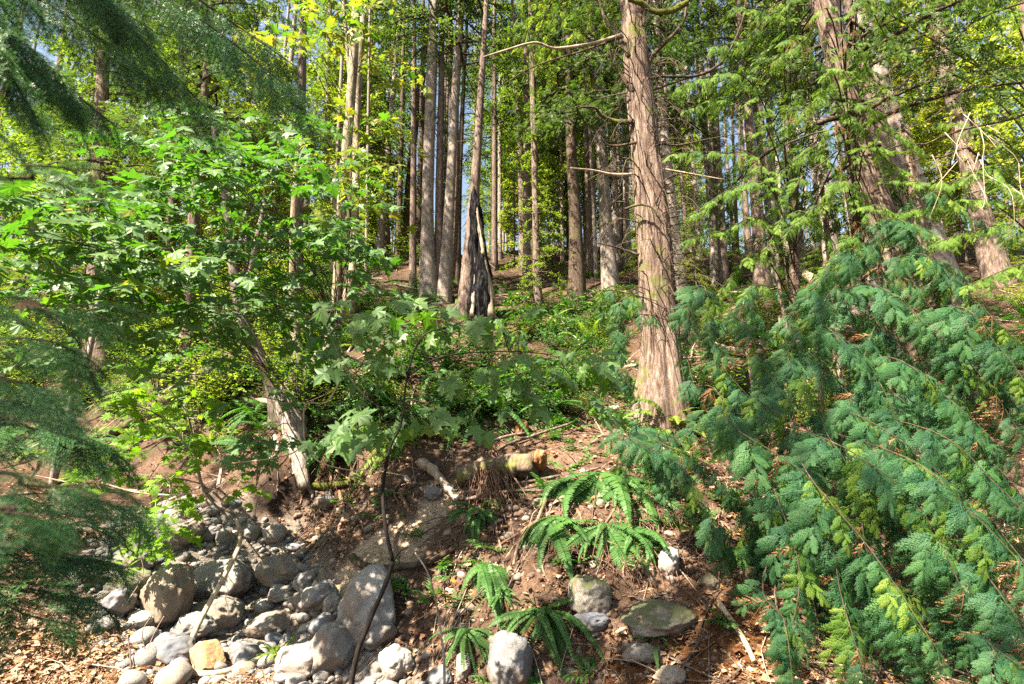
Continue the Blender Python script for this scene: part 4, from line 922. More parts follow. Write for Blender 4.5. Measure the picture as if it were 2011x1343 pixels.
# ------------------------------------------------------------------ spruce boughs hanging in from the left
tb = np.array([-2.7, .9, 0.0]); tb[2] = float(gz(tb[0], tb[1]))
sp = thing('spruce_tree', 'near spruce whose blurred dark boughs hang in at the upper left', 'tree', tb)
V_, F_ = tube(np.array([[0, 0, -.2], [0, 0, 2], [.05, 0, 5], [0, .05, 9], [0, 0, 14]]), [.22, .19, .15, .1, .03], 14, bark_prof(7, .05, 4, .2)); obj('trunk', mk_mesh('trunk', V_, F_, True, [M['bark_fir']]), sp)
tb2 = np.array([-2.2, .2, 0.0]); tb2[2] = float(gz(tb2[0], tb2[1]))
sp2 = thing('spruce_sapling', 'near young spruce with blue-green needled boughs reaching in along the left edge', 'tree', tb2)
V_, F_ = tube(np.array([[0, 0, -.2], [0, 0, 1], [.05, 0, 2], [0, .05, 3.4]]), [.06, .05, .035, .01], 10); obj('trunk', mk_mesh('trunk', V_, F_, True, [M['bark_fir']]), sp2)
r_ = np.random.default_rng(51)
for (a, b, c, sz, n) in [((-250,-120,1.3),(80,0,1.5),(330,180,1.8),.26,26), ((-200,-40,1.3),(40,80,1.4),(160,215,1.5),.24,22), ((-100,-160,1.6),(330,0,1.8),(590,190,2.1),.30,28), ((100,-180,2.0),(420,20,2.1),(580,130,2.3),.28,20), ((-200,20,1.1),(-20,100,1.2),(70,230,1.25),.2,18), ((0,-150,1.5),(230,30,1.7),(420,230,1.9),.26,26), ((-200,-150,1.8),(100,-60,2.0),(300,60,2.2),.32,22), ((-250,60,1.7),(60,130,1.9),(230,250,2.1),.26,16)]:
    base = tb + np.array([0, 0, 4.5 - tb[2]]) if a[1] < 0 else tb + np.array([0, 0, 3.9 - tb[2]])
    bough(sp, [base, P(*a), P(*b), P(*c)], sz * .92, int(n * 1.2), r_, NS, 'needle_spray', down=1.0, out=.6, fwd=.6, start=.35, rad=.009, hangN=.4)
for (a, b, c, sz, n) in [((-200,330,.75),(60,325,.8),(170,336,.85),.10,9), ((-250,590,1.3),(60,600,1.35),(190,598,1.4),.2,16), ((-250,650,1.1),(60,665,1.15),(150,690,1.2),.18,16), ((-250,730,.8),(0,745,.8),(80,762,.82),.13,12), ((-250,840,1.5),(60,825,1.6),(220,880,1.8),.26,20), ((-250,920,.8),(60,955,.85),(190,948,.9),.12,14), ((-250,1005,.75),(20,1008,.78),(95,1026,.8),.11,10),
        ((-250,1090,1.5),(60,1080,1.6),(240,1110,1.9),.27,22), ((-250,1180,1.4),(80,1165,1.6),(200,1185,1.8),.24,16), ((-200,1000,1.9),(120,970,2.1),(290,1015,2.4),.3,20), ((-200,880,2.0),(60,860,2.1),(190,900,2.3),.26,16), ((-250,1240,1.5),(20,1120,1.6),(170,1090,1.7),.24,16), ((-200,780,1.8),(40,790,1.9),(150,820,2.0),.2,12), ((-200,1060,1.5),(100,1030,1.7),(230,1040,1.9),.24,14), ((-250,1150,1.7),(60,1210,1.8),(150,1230,1.9),.2,10)]:
    bough(sp2, [tb2 + np.array([0, 0, P(*a)[2] - tb2[2]]), P(*a), P(*b), P(*c)], sz * 1.15, int(n * 1.2), r_, NS, 'needle_spray', down=.35, out=.9, fwd=.9, start=.3, rad=.006)

# ------------------------------------------------------------------ cedar boughs at right
r_ = np.random.default_rng(61)
def cedar(label, foot, top, rad, hid=None):
    f = G(*foot) if len(foot) == 2 else np.array(foot)
    root = thing('cedar_tree', label, 'tree', f)
    tp = PY(*top, f[1]) if len(top) == 2 else np.array(top)
    pts = spline([f - [0, 0, .3], f + (tp - f) * .5 + [.05, 0, 0], tp], 24)
    V_, F_ = tube(pts - f, np.linspace(rad, rad * .35, 24), 14, bark_prof(int(rad * 1000), .08, 4, .2)); obj('trunk', mk_mesh('trunk', V_, F_, True, [M['bark_cedar']]), root)
    return root, pts
def boughs(root, tr, lst, kw, more=1.0, ms='cedar', ss=.92):
    for (a, b, c, sz, n) in lst:
        pa = P(*a); s0 = tr[np.argmin(np.abs(tr[:, 2] - (pa[2] + .25)))]
        bough(root, [s0, pa, P(*b), P(*c)], sz * ss, int(n * more), r_, CS[ms], **kw)
c1, t1 = cedar('young cedar with blue-green sprays sweeping down to the lower right corner', (1500, 960), (1450, 600), .05)
KW = dict(down=.75, out=.75, fwd=.75, start=.2, rad=.007, dead=.06, hangN=.8)
boughs(c1, t1, [((1430,825,4.4),(1580,930,3.9),(1720,1100,3.4),.42,26), ((1640,870,4.2),(1800,990,3.7),(1900,1180,3.3),.42,24), ((1520,960,4.0),(1570,1120,3.5),(1540,1290,3.2),.34,22), ((1860,1200,3.6),(1950,1270,3.0),(2050,1340,2.8),.30,16), ((1800,1000,4),(1930,1120,3.4),(2040,1290,3.0),.38,22), ((1560,1060,4.2),(1640,1090,4.0),(1760,1180,3.8),.36,18)], KW, 1.15)
c7, t7 = cedar('second young cedar with blue-green sprays behind those in the lower right corner', (1560, 930), (1530, 620), .045)
boughs(c7, t7, [((1580,920,4.0),(1710,1080,3.4),(1850,1290,2.9),.40,26), ((1760,890,4),(1900,1000,3.5),(2030,1130,3.2),.42,24), ((1620,1000,4.0),(1650,1160,3.4),(1700,1330,3.0),.38,24), ((1500,1130,3.8),(1540,1220,3.3),(1560,1370,3.0),.30,16), ((1700,1120,3.8),(1780,1230,3.3),(1860,1400,3.0),.34,18), ((1600,1150,4.2),(1640,1230,3.9),(1660,1340,3.7),.4,18), ((1850,1150,4),(1900,1260,3.8),(1940,1380,3.6),.4,18), ((1700,1250,3.9),(1760,1320,3.7),(1840,1420,3.5),.4,14), ((1480,1020,4.6),(1500,1100,4.4),(1490,1200,4.2),.34,14)], KW, 1.1)
c2, t2 = cedar('cedar sapling with light green sprays right of the big cedar foot', (1335, 815), (1312, 450), .06)
boughs(c2, t2, [((1230,845,4.9),(1340,920,4.4),(1450,1100,4.0),.40,26), ((1290,860,5),(1400,920,4.5),(1500,1040,4.2),.40,22), ((1380,560,6),(1410,700,5.6),(1480,790,5.2),.42,22), ((1350,600,6),(1350,700,5.8),(1370,780,5.5),.34,14), ((1440,620,6),(1500,720,5.5),(1560,800,5),.42,20), ((1400,760,5.4),(1440,860,5),(1480,900,4.8),.36,16), ((1240,580,6.6),(1215,650,6.4),(1240,760,6.2),.36,18), ((1250,620,6.6),(1220,720,6.3),(1260,790,6.1),.32,12), ((1300,900,4.8),(1370,990,4.4),(1430,1080,4.2),.32,16), ((1200,570,6.8),(1180,600,6.6),(1220,660,6.4),.28,8)], KW)
c3, t3 = cedar('cedar with dense mid-green sprays filling the middle of the right side', (1650, 800), (1610, 330), .09)
boughs(c3, t3, [((1780,500,6),(1880,560,5.5),(2010,680,5),.42,24), ((1700,560,6.2),(1800,620,5.6),(1900,720,5.2),.48,24), ((1620,640,5.8),(1720,740,5.2),(1790,900,4.8),.46,26), ((1740,700,5.6),(1860,780,5),(1990,900,4.6),.46,26), ((1550,690,5.8),(1600,790,5.4),(1640,900,5),.42,22), ((1850,600,5.6),(1960,680,5),(2060,820,4.6),.46,22), ((1700,480,6.4),(1640,520,6),(1560,620,5.8),.42,20), ((1850,820,5.2),(1940,900,4.7),(2040,1000,4.4),.42,20), ((1650,560,6),(1580,640,5.8),(1540,700,5.6),.38,16), ((1500,560,6.4),(1460,600,6),(1420,680,5.8),.36,14), ((1900,700,5.8),(1980,760,5.3),(2060,860,5),.42,18), ((1480,780,5.2),(1540,840,5),(1600,900,4.8),.36,14), ((1400,800,5.6),(1480,830,5.2),(1560,880,5),.36,14)], KW, 1.0)
c6, t6 = cedar('cedar sapling whose drooping sprays hide the foot of the dark leaning trunk', (1760, 860), (1690, 300), .05)
boughs(c6, t6, [((1740,430,6.4),(1800,480,6.1),(1900,540,5.8),.38,20), ((1760,430,6.2),(1830,520,5.8),(1880,620,5.6),.44,22), ((1780,600,6),(1850,700,5.6),(1900,800,5.3),.44,22), ((1720,640,6),(1690,740,5.6),(1700,850,5.3),.42,20), ((1800,760,5.7),(1880,840,5.3),(1960,960,5),.42,22), ((1820,380,6.4),(1900,420,6.1),(2020,480,5.9),.3,14), ((1700,760,5.6),(1640,820,5.3),(1600,950,5),.4,18), ((1780,880,5.3),(1760,960,5),(1780,1060,4.7),.4,18)], KW, 1.0)
c4, t4 = cedar('sunlit cedar with feathery yellow-green sprays high on the right', (1560, 700), (1545, -60), .11)
KW2 = dict(down=.45, out=.9, fwd=.9, start=.25, rad=.014, dead=.05, hangN=.2)
boughs(c4, t4, [((1480,170,7.5),(1400,150,7),(1330,170,6.6),.5,18), ((1500,240,7.4),(1420,200,7),(1340,215,6.6),.46,18), ((1500,330,7.2),(1420,300,6.8),(1320,300,6.5),.5,22), ((1520,380,7),(1440,370,6.6),(1350,430,6.4),.46,22), ((1500,440,7),(1430,450,6.6),(1350,470,6.4),.46,18), ((1580,300,7.2),(1640,330,6.8),(1700,400,6.6),.5,20), ((1600,200,7.2),(1660,220,6.8),(1700,260,6.6),.42,16), ((1540,90,7.5),(1620,130,7),(1700,150,6.8),.5,16), ((1540,40,7.8),(1460,80,7.4),(1400,90,7),.5,16), ((1560,420,7),(1620,460,6.6),(1660,540,6.4),.46,18), ((1500,500,7),(1440,540,6.6),(1400,600,6.4),.44,16), ((1570,20,8),(1500,20,7.6),(1440,10,7.2),.5,12), ((1580,350,6.8),(1540,420,6.6),(1500,500,6.4),.42,14), ((1600,540,6.8),(1580,600,6.6),(1540,660,6.4),.4,12)], KW2, 1.25, 'cedar_light', .62)
c5, t5 = cedar('cedar with layered bright fans of sprays by the right edge', (2080, 760), (2000, -60), .12)
boughs(c5, t5, [((1960,330,7),(1860,360,6.6),(1740,350,6.4),.5,22), ((1950,400,7),(1850,400,6.6),(1760,420,6.2),.5,20), ((2000,450,6.6),(1920,450,6.2),(1830,480,6),.46,20), ((1960,120,8),(1880,60,7.5),(1780,30,7),.52,18), ((1980,220,7.8),(1900,160,7.2),(1800,110,6.8),.5,18), ((2000,300,7.4),(1920,250,7),(1840,240,6.8),.46,16), ((2040,60,8),(1980,20,7.5),(1900,-10,7),.5,14), ((2080,500,6),(2000,520,5.6),(1900,560,5.4),.46,20), ((1960,-20,8),(1840,-10,7.5),(1700,30,7),.5,16), ((2060,380,6.4),(1990,370,6),(1900,330,5.8),.42,14)], dict(KW2, dead=.07), 1.35, 'cedar_light', .62)
c8, t8 = cedar('shaded cedar sapling filling in behind the lower right sprays', (1620, 900), (1580, 560), .045)
boughs(c8, t8, [((1485,775,5.0),(1635,880,4.5),(1775,1050,4.0),.42,26), ((1695,820,4.8),(1855,940,4.3),(1955,1130,3.9),.42,24), ((1575,910,4.6),(1625,1070,4.1),(1595,1240,3.8),.34,22), ((1915,1150,4.2),(2005,1220,3.6),(2105,1290,3.4),.30,16), ((1855,950,4.6),(1985,1070,4.0),(2095,1240,3.6),.38,22), ((1615,1010,4.8),(1695,1040,4.6),(1815,1130,4.4),.36,18), ((1635,870,4.6),(1765,1030,4.0),(1905,1240,3.5),.40,26), ((1815,840,4.6),(1955,950,4.1),(2085,1080,3.8),.42,24), ((1675,950,4.6),(1705,1110,4.0),(1755,1280,3.6),.38,24), ((1555,1080,4.4),(1595,1170,3.9),(1615,1320,3.6),.30,16), ((1755,1070,4.4),(1835,1180,3.9),(1915,1350,3.6),.34,18), ((1655,1100,4.8),(1695,1180,4.5),(1715,1290,4.3),.4,18), ((1905,1100,4.6),(1955,1210,4.4),(1995,1330,4.2),.4,18), ((1755,1200,4.5),(1815,1270,4.3),(1895,1370,4.1),.4,14), ((1535,970,5.2),(1555,1050,5.0),(1545,1150,4.8),.34,14)], KW, .7)
c9, t9 = cedar('thin cedar sapling with green sprays between the big cedar and the leaning trunk', (1560, 760), (1500, 420), .05)
boughs(c9, t9, [((1735,545,6.3),(1835,605,5.8),(1965,725,5.3),.42,24), ((1655,605,6.5),(1755,665,5.9),(1855,765,5.5),.48,24), ((1575,685,6.1),(1675,785,5.5),(1745,945,5.1),.46,26), ((1695,745,5.9),(1815,825,5.3),(1945,945,4.9),.46,26), ((1505,735,6.1),(1555,835,5.7),(1595,945,5.3),.42,22), ((1805,645,5.9),(1915,725,5.3),(2015,865,4.9),.46,22), ((1655,525,6.7),(1595,565,6.3),(1515,665,6.1),.42,20), ((1805,865,5.5),(1895,945,5.0),(1995,1045,4.7),.42,20), ((1605,605,6.3),(1535,685,6.1),(1495,745,5.9),.38,16), ((1455,605,6.7),(1415,645,6.3),(1375,725,6.1),.36,14), ((1855,745,6.1),(1935,805,5.6),(2015,905,5.3),.42,18), ((1435,825,5.5),(1495,885,5.3),(1555,945,5.1),.36,14), ((1355,845,5.9),(1435,875,5.5),(1515,925,5.3),.36,14)], KW, .65)
c10, t10 = cedar('cedar with small fine sprays screening the upper part of the leaning trunks', (1700, 640), (1640, -80), .06)
boughs(c10, t10, [((1680,40,7),(1740,70,6.8),(1800,120,6.6),.4,20), ((1660,120,7),(1720,160,6.8),(1780,210,6.6),.4,20), ((1650,180,7),(1600,200,6.8),(1540,250,6.6),.4,18), ((1680,240,6.9),(1740,250,6.7),(1810,290,6.5),.4,20), ((1690,320,6.8),(1760,330,6.6),(1850,390,6.4),.4,20), ((1670,380,6.7),(1610,400,6.5),(1550,450,6.3),.4,18), ((1700,430,6.6),(1780,440,6.4),(1870,480,6.2),.4,20), ((1640,60,7.2),(1580,80,7),(1520,120,6.8),.4,16), ((1650,0,7.2),(1700,-10,7),(1770,20,6.8),.4,16), ((1690,480,6.5),(1640,500,6.3),(1590,560,6.1),.36,16), ((1660,280,6.9),(1600,290,6.8),(1530,340,6.6),.36,16)], dict(KW2, dead=.12), 1.2, 'cedar_light', .7)
# bare dark limbs crossing the upper right
for k, (pl, wpx, lab) in enumerate([([(1680,270),(1760,180),(1850,100),(1920,40),(2030,0)], 7, ''), ([(1540,290),(1600,262),(1660,245),(1690,250)], 5, ''), ([(1735,298),(1800,285),(1880,260),(1960,238),(2030,225)], 8, ''), ([(1770,325),(1840,305),(1900,290)], 6, ''), ([(1700,210),(1740,150),(1790,100),(1830,40)], 4, ''), ([(1750,270),(1840,220),(1930,160),(2030,120)], 4, ''), ([(1650,290),(1600,330),(1560,350)], 4, ''), ([(1690,200),(1650,120),(1660,60),(1700,0)], 5, '')]):
    p = spline([PY(u, v, 6.0 + .1 * i) for i, (u, v) in enumerate(pl)], 24); p[:, 2] += fbm(p, 2.0, 2) * .05
    s0 = t5[np.argmin(np.abs(t5[:, 2] - p[-1, 2] - .2))]
    if k in (1, 6): s0 = t4[np.argmin(np.abs(t4[:, 2] - p[0, 2]))]
    root, ref = (c4, t4) if k in (1, 6) else (c5, t5)
    loc = np.array(root.location); e = s0
    p = np.vstack([p, spline([p[-1], e], 8)[1:]]) if k not in (1, 6) else np.vstack([spline([e, p[0]], 8)[:-1], p])
    V_, F_ = tube(p - loc, np.linspace(.3, 1, len(p)) * wpx / F * 6 / 2 if k not in (1, 6) else np.linspace(1, .3, len(p)) * wpx / F * 6 / 2, 6, bark_prof(k, .05, 3, 0, .15)); obj('bare_limb', mk_mesh('limb', V_, F_, True, [M['bark_dark']]), root)
r3 = np.random.default_rng(5); a_ = Acc()
for (u, v, n) in [(1900,230,5), (1930,290,5), (1960,350,4), (1880,330,3)]:
    for k in range(n):
        b = P(u + r3.uniform(-50, 60), v + r3.uniform(-40, 30), 5.8); e = b + np.array([r3.uniform(-.35, .5), r3.uniform(-.1, .1), -r3.uniform(.1, .8)])
        V_, F_ = tube(spline([b, (b + e) / 2 + r3.normal(0, .1, 3), e], 8) - np.array(c5.location), np.linspace(.0045, .002, 8), 4); a_.add(V_, F_)
kind(obj('bleached_twigs', a_.mesh('bleached_twigs', True, [M['wood_pale']]), c5), 'stuff')
# ------------------------------------------------------------------ stones
def ico(sub):
    t = (1 + 5 ** .5) / 2
    V = [(-1,t,0),(1,t,0),(-1,-t,0),(1,-t,0),(0,-1,t),(0,1,t),(0,-1,-t),(0,1,-t),(t,0,-1),(t,0,1),(-t,0,-1),(-t,0,1)]
    Fc = [(0,11,5),(0,5,1),(0,1,7),(0,7,10),(0,10,11),(1,5,9),(5,11,4),(11,10,2),(10,7,6),(7,1,8),(3,9,4),(3,4,2),(3,2,6),(3,6,8),(3,8,9),(4,9,5),(2,4,11),(6,2,10),(8,6,7),(9,8,1)]
    V = [np.array(v, float) / np.linalg.norm(v) for v in V]
    for _ in range(sub):
        c = {}; nf = []
        def mid(a, b):
            k = (min(a, b), max(a, b))
            if k not in c: m = V[a] + V[b]; V.append(m / np.linalg.norm(m)); c[k] = len(V) - 1
            return c[k]
        for a, b, d in Fc:
            x, y, z = mid(a, b), mid(b, d), mid(d, a); nf += [(a, x, z), (b, y, x), (d, z, y), (x, y, z)]
        Fc = nf
    return np.array(V), np.array(Fc)
ICO = {k: ico(k) for k in (1, 2, 3, 4)}
def rock(seed, sub=3, rough=.18, ang=.0):
    V, Fc = ICO[sub]; r_ = np.random.default_rng(seed); V = V.copy()
    k = 1 + rough * fbm(V + seed * 7.7, .9, 3) + rough * .22 * fbm(V + seed, 3.5, 3)
    V = V * k[:, None]
    for _ in range(7 if ang else 6):
        n = nrm(r_.normal(0, 1, 3)); h = r_.uniform(.62, .85) if ang else r_.uniform(.78, .95); d = V @ n
        V -= np.where(d > h, (d - h) * (.92 if ang else .8), 0)[:, None] * n
    return V, Fc
def stone(u, v, wd, ht, mat, label, rot=0, seed=0, ang=0, dep=1.0, sub=4, cat='boulder', name='boulder', sink=.6):
    b = G(u, v + .34 * ht); d = depth(b); rx = wd / F * d / 2; rz = ht / F * d / 2 * .95
    V, Fc = rock(seed + 300, sub, .26, ang); V = V * (1 + .035 * fbm(V + seed, 6.0, 3))[:, None]; V = V * np.array([rx, (rx + rz) / 2 * dep, rz])
    c, s = math.cos(rot), math.sin(rot); V = V @ np.array([[c, 0, -s], [0, 1, 0], [s, 0, c]])
    o = obj(name, mk_mesh(name, V, Fc, not ang, [M[mat]]), None, b + np.array([0, 0, rz * sink]))
    return tag(o, label, cat)
ST = [(328,1166,92,140,'stone_tan','tall tan oval boulder standing on end among the stones at lower left',.12),
 (437,1138,132,84,'stone_grey','largest grey speckled boulder in the stream bed, crossed by the leaning stick',-.08),
 (548,1118,86,68,'stone_tan','blocky grey-tan boulder right of the largest grey boulder',.25),
 (597,1141,50,44,'stone_grey','small rounded boulder just below right of the blocky grey-tan boulder',0),
 (716,1194,132,136,'stone_pale','big smooth pale boulder leaning on the sandy bank behind the dark forked sapling',-.35),
 (655,1274,86,92,'stone_grey','dark speckled upright boulder at the foot of the big smooth pale boulder',.1),
 (780,1298,66,62,'stone_pale','round white boulder right of the dark forked sapling stem, low in the photo',0),
 (744,1248,70,52,'stone_grey','grey wedge-shaped stone tucked under the big smooth pale boulder',-.3),
 (358,1050,78,48,'stone_tan','long brownish stone lying tilted at the upper part of the stream bed',-.35),
 (268,1100,62,46,'stone_grey','grey stone beside the spruce twigs, left of the tilted brownish stone',0),
 (248,1148,96,60,'stone_moss','brownish moss-stained boulder left of the tall tan oval boulder',-.2),
 (226,1184,74,58,'stone_blue','blue-grey boulder half under the spruce twigs at lower left',-.5),
 (430,1206,98,66,'stone_tan','tan boulder just below the largest grey speckled boulder',.1),
 (376,1232,80,52,'stone_grey','flat grey boulder left of the leaning stick below the tall tan oval',-.1),
 (340,1272,84,60,'stone_blue','blue-grey boulder at the lower end of the leaning stick',.15),
 (278,1214,48,36,'stone_pale','small pale rounded stone under the foot of the tall tan oval boulder',0),
 (628,1172,72,62,'stone_pale','pale tilted stone left of the small round white stone',-.5),
 (652,1184,40,42,'stone_pale','small round white stone leaning on the big smooth pale boulder',0),
 (638,1216,32,26,'stone_pale','white pebble-like stone below the small round white stone',0),
 (536,1048,42,36,'stone_pale','round pale stone at the top right of the stream bed',0),
 (494,1046,32,34,'stone_grey','upright small grey stone right of the top of the leaning stick',0),
 (370,1003,40,32,'stone_blue','blue-grey stone at the far end of the stream bed, left one',0),
 (415,1002,36,22,'stone_grey','flat oval stone at the far end of the stream bed, right one',0),
 (410,1048,42,32,'stone_blue','blue-grey egg-shaped stone right of the tilted brownish stone',-.3),
 (440,1054,36,34,'stone_grey','three-cornered grey stone left of the leaning stick top',.4),
 (326,1000,48,34,'stone_grey','rounded grey stone under the pale twigs at the far end of the bed',0),
 (530,1226,84,48,'stone_tan','flat tan slab in the middle of the stream bed',-.15),
 (555,1166,60,34,'stone_grey','low grey stone below the blocky grey-tan boulder',-.1),
 (598,1180,54,32,'stone_grey','low grey stone left of the pale tilted stone',.1),
 (592,1296,96,62,'stone_pale','pale sunlit boulder partly shaded, left of the dark speckled upright boulder',0),
 (482,1284,64,46,'stone_grey','grey stone between the orange chunk and the pale sunlit boulder',.1),
 (1160,1166,78,80,'stone_moss','mossy rounded boulder set in the earth bank under the ferns',.2),
 (1293,1214,148,66,'stone_moss','long mossy boulder with a cap of earth in the bank, lower right of centre',-.05),
 (1392,1142,36,32,'stone_moss','small mossy stone high in the bank right of the long mossy boulder',0),
 (1003,1300,86,130,'stone_grey','large grey boulder cut by the bottom edge below the drooping ferns',.1),
 (866,1330,48,44,'stone_blue','blue-grey stone at the bottom edge behind the thin bowed twig',0),
 (908,1312,30,54,'stone_grey','narrow upright stone left of the large grey boulder at the bottom',.1),
 (1316,1102,42,58,'stone_pale','whitish pointed stone stuck in the bank above the long mossy boulder',.3),
 (1160,1216,74,34,'stone_blue','dark stone wedged under the mossy rounded boulder',0),
 (1262,1280,76,36,'stone_tan','brown stone under the long mossy boulder',0),
 (1315,1330,60,40,'stone_tan','half buried tan stone at the bottom edge right of centre',0),
 (705,1262,46,36,'stone_grey','grey stone between the forked sapling stem and the wedge-shaped stone',0),
 (850,968,40,30,'stone_grey','grey stone showing in the bank left of the bent bleached root',0),
 (640,985,44,30,'stone_grey','grey stone in the undercut below the maple roots',0),
 (380,1158,44,30,'stone_blue','small shaded stone wedged between the tall tan oval and the largest grey boulder',0),
 (470,1100,30,22,'stone_grey','little grey stone resting above the largest grey boulder',0)]
for k, (u, v, a, b, mt, lab, rot) in enumerate(ST): stone(u, v, a, b, mt, lab, rot, seed=k)
o = stone(408, 1286, 78, 58, 'stone_orange', 'angular orange-tan chunk at the lower end of the leaning stick', .3, seed=77, ang=1, sub=3, cat='rock', name='rock_chunk')
o = stone(1026, 838, 30, 34, 'wood_rot', 'round orange broken wood end on the slope above the big drooping ferns', 0, seed=78, sub=3, cat='wood chunk', name='wood_chunk')
cap_b = G(1285, 1196)
def inpoly(u, v, poly):
    c = np.zeros(len(u), bool); n = len(poly)
    for i in range(n):
        x1, y1 = poly[i]; x2, y2 = poly[(i + 1) % n]
        k = ((y1 > v) != (y2 > v)) & (u < (x2 - x1) * (v - y1) / (y2 - y1 + 1e-9) + x1); c ^= k
    return c
BED = [(300,980),(470,985),(600,1070),(650,1150),(760,1260),(850,1350),(860,1420),(300,1420),(180,1250),(150,1100),(220,1010)]
r_ = np.random.default_rng(71)
def bed_pts(n, poly=BED, lo=(-5.5, 2.2), hi=(1.0, 12)):
    x = r_.uniform(lo[0], hi[0], n); y = r_.uniform(lo[1], hi[1], n); z = gz(x, y)
    u, v, d = project(np.stack([x, y, z], -1)); k = inpoly(u, v, poly); return np.stack([x, y, z], -1)[k]
cand = bed_pts(9000); used = []
RK = {}
for mt in ('stone_grey', 'stone_pale', 'stone_blue', 'stone_tan'):
    RK[mt] = [mk_mesh('cobble', *rock(500 + i, 2, .16), True, [M[mt]]) for i in range(4)]
cob = 0
for p in cand:
    s = min(.035 + r_.exponential(.034), .15)
    if any((p[0] - q[0]) ** 2 + (p[1] - q[1]) ** 2 < (.8 * (s + q[3])) ** 2 for q in used): continue
    used.append((*p, s)); 
    if cob >= 285: break
    mt = ['stone_grey', 'stone_pale', 'stone_blue', 'stone_grey', 'stone_tan', 'stone_blue', 'stone_grey'][r_.integers(7)]
    o = obj('cobble', RK[mt][r_.integers(4)], None, p + [0, 0, s * .3]); o.scale = (s * r_.uniform(.9, 1.3), s, s * r_.uniform(.55, .85)); o.rotation_euler = (r_.normal(0, .2), r_.normal(0, .2), r_.uniform(0, 6.28))
    cn = {'stone_grey': 'grey', 'stone_pale': 'whitish', 'stone_blue': 'blue-grey', 'stone_tan': 'tan'}[mt]
    tag(o, 'rounded ' + cn + ' cobble among the loose stones of the dry stream bed', 'stone', cn + ' cobbles of the dry stream bed'); cob += 1
def scatter_rocks(name, pts, s, mat, seed):
    a_ = Acc()
    for i in range(3):
        V_, F_ = rock(600 + i + seed, 1, .25)
        k = np.arange(len(pts)) % 3 == i; n = k.sum()
        if not n: continue
        N = nrm(np.array([0, 0, 1.0]) + r_.normal(0, .3, (n, 3))); an = r_.uniform(0, 6.28, n)
        X = np.stack([np.cos(an), np.sin(an), 0 * an], -1); sc = s[k][:, None] * np.array([1.2, 1, .7])
        vv, ff = stamp(V_, F_, pts[k], X, N, sc); a_.add(vv, ff)
    return kind(obj(name, a_.mesh(name, True, [M[mat]])), 'stuff')
for i, (mt, n) in enumerate([('stone_grey', 11000), ('stone_pale', 7000), ('stone_blue', 5000)]):
    p = bed_pts(n); s = .008 + r_.exponential(.012, len(p)); s = np.minimum(s, .045); tag_ = scatter_rocks('gravel', p, s, mt, i)
BANK = [(560,1000),(700,950),(830,930),(900,1000),(1100,960),(1400,1040),(1450,1343),(850,1343),(700,1180)]
SAND = [(680,1085),(840,975),(905,985),(830,1140),(730,1140),(640,1300),(590,1290),(640,1150)]
p = bed_pts(9000, BANK, (-3.5, 2.2), (2.5, 9)); u, v, d = project(p); p = p[~inpoly(u, v, SAND)]; scatter_rocks('soil_clods', p, np.minimum(.006 + r_.exponential(.012, len(p)), .05), 'clod', 6)
p = bed_pts(2200, BANK, (-3.5, 2.2), (2.5, 9)); u, v, d = project(p); p = p[~inpoly(u, v, SAND)]; scatter_rocks('bank_stones', p, np.minimum(.008 + r_.exponential(.014, len(p)), .06), 'stone_tan', 5)

# ------------------------------------------------------------------ litter: dead leaves, twigs
def scatter_xy(n, y0, y1, spread=1.25):
    y = np.exp(r_.uniform(math.log(y0), math.log(y1), n)); x = r_.uniform(-spread, spread, n) * y
    z = gz(x, y); return np.stack([x, y, z], -1)
p = scatter_xy(125000, 2.2, 32); u, v, d = project(p)
keep = ~(inpoly(u, v, BED) & (r_.random(len(p)) < .82))
keep &= ~(inpoly(u, v, SAND) & (r_.random(len(p)) < .93))
dens = fbm(p, .9, 3) > -.45; p = p[keep & dens]
n = len(p); an = r_.uniform(0, 6.28, n)
X = np.stack([np.cos(an), np.sin(an), r_.normal(0, .3, n)], -1); N = nrm(np.array([0, 0, 1.0]) + r_.normal(0, .42, (n, 3)))
V_, F_ = stamp(DIA * [1, 1.2, 2], QD, p + [0, 0, .012], X, N, (.013 + np.minimum(r_.exponential(.017, n), .07)) * (1 + p[:, 1] * .04))
V2_, F2_ = stamp(DIA * [1, .13, 1], QD, p[:, [0, 1, 2]] + r_.normal(0, .03, p.shape) * [1, 1, .0] + [0, 0, .018], X[::-1], N, r_.uniform(.02, .07, n))
p9 = P(170, 1290, 4.3) + r_.normal(0, 1, (9000, 3)) * [.75, .35, 0]; p9[:, 2] = gz(p9[:, 0], p9[:, 1]) + r_.uniform(.0, .035, 9000); a9 = r_.uniform(0, 6.28, 9000)
V9, F9 = stamp(DIA * [1, 1.4, 3], QD, p9, np.stack([np.cos(a9), np.sin(a9), r_.normal(0, .4, 9000)], -1), nrm(np.array([0, 0, 1.0]) + r_.normal(0, .6, (9000, 3))), .012 + np.minimum(r_.exponential(.016, 9000), .06))
kind(obj('drift_litter', mk_mesh('drift_litter', V9, F9, False, [M['dead_leaf']])), 'stuff')
kind(obj('needle_litter', mk_mesh('needle_litter', V2_, F2_, False, [M['litter']])), 'stuff')
kind(obj('leaf_litter', mk_mesh('leaf_litter', V_, F_, False, [M['litter']])), 'stuff')
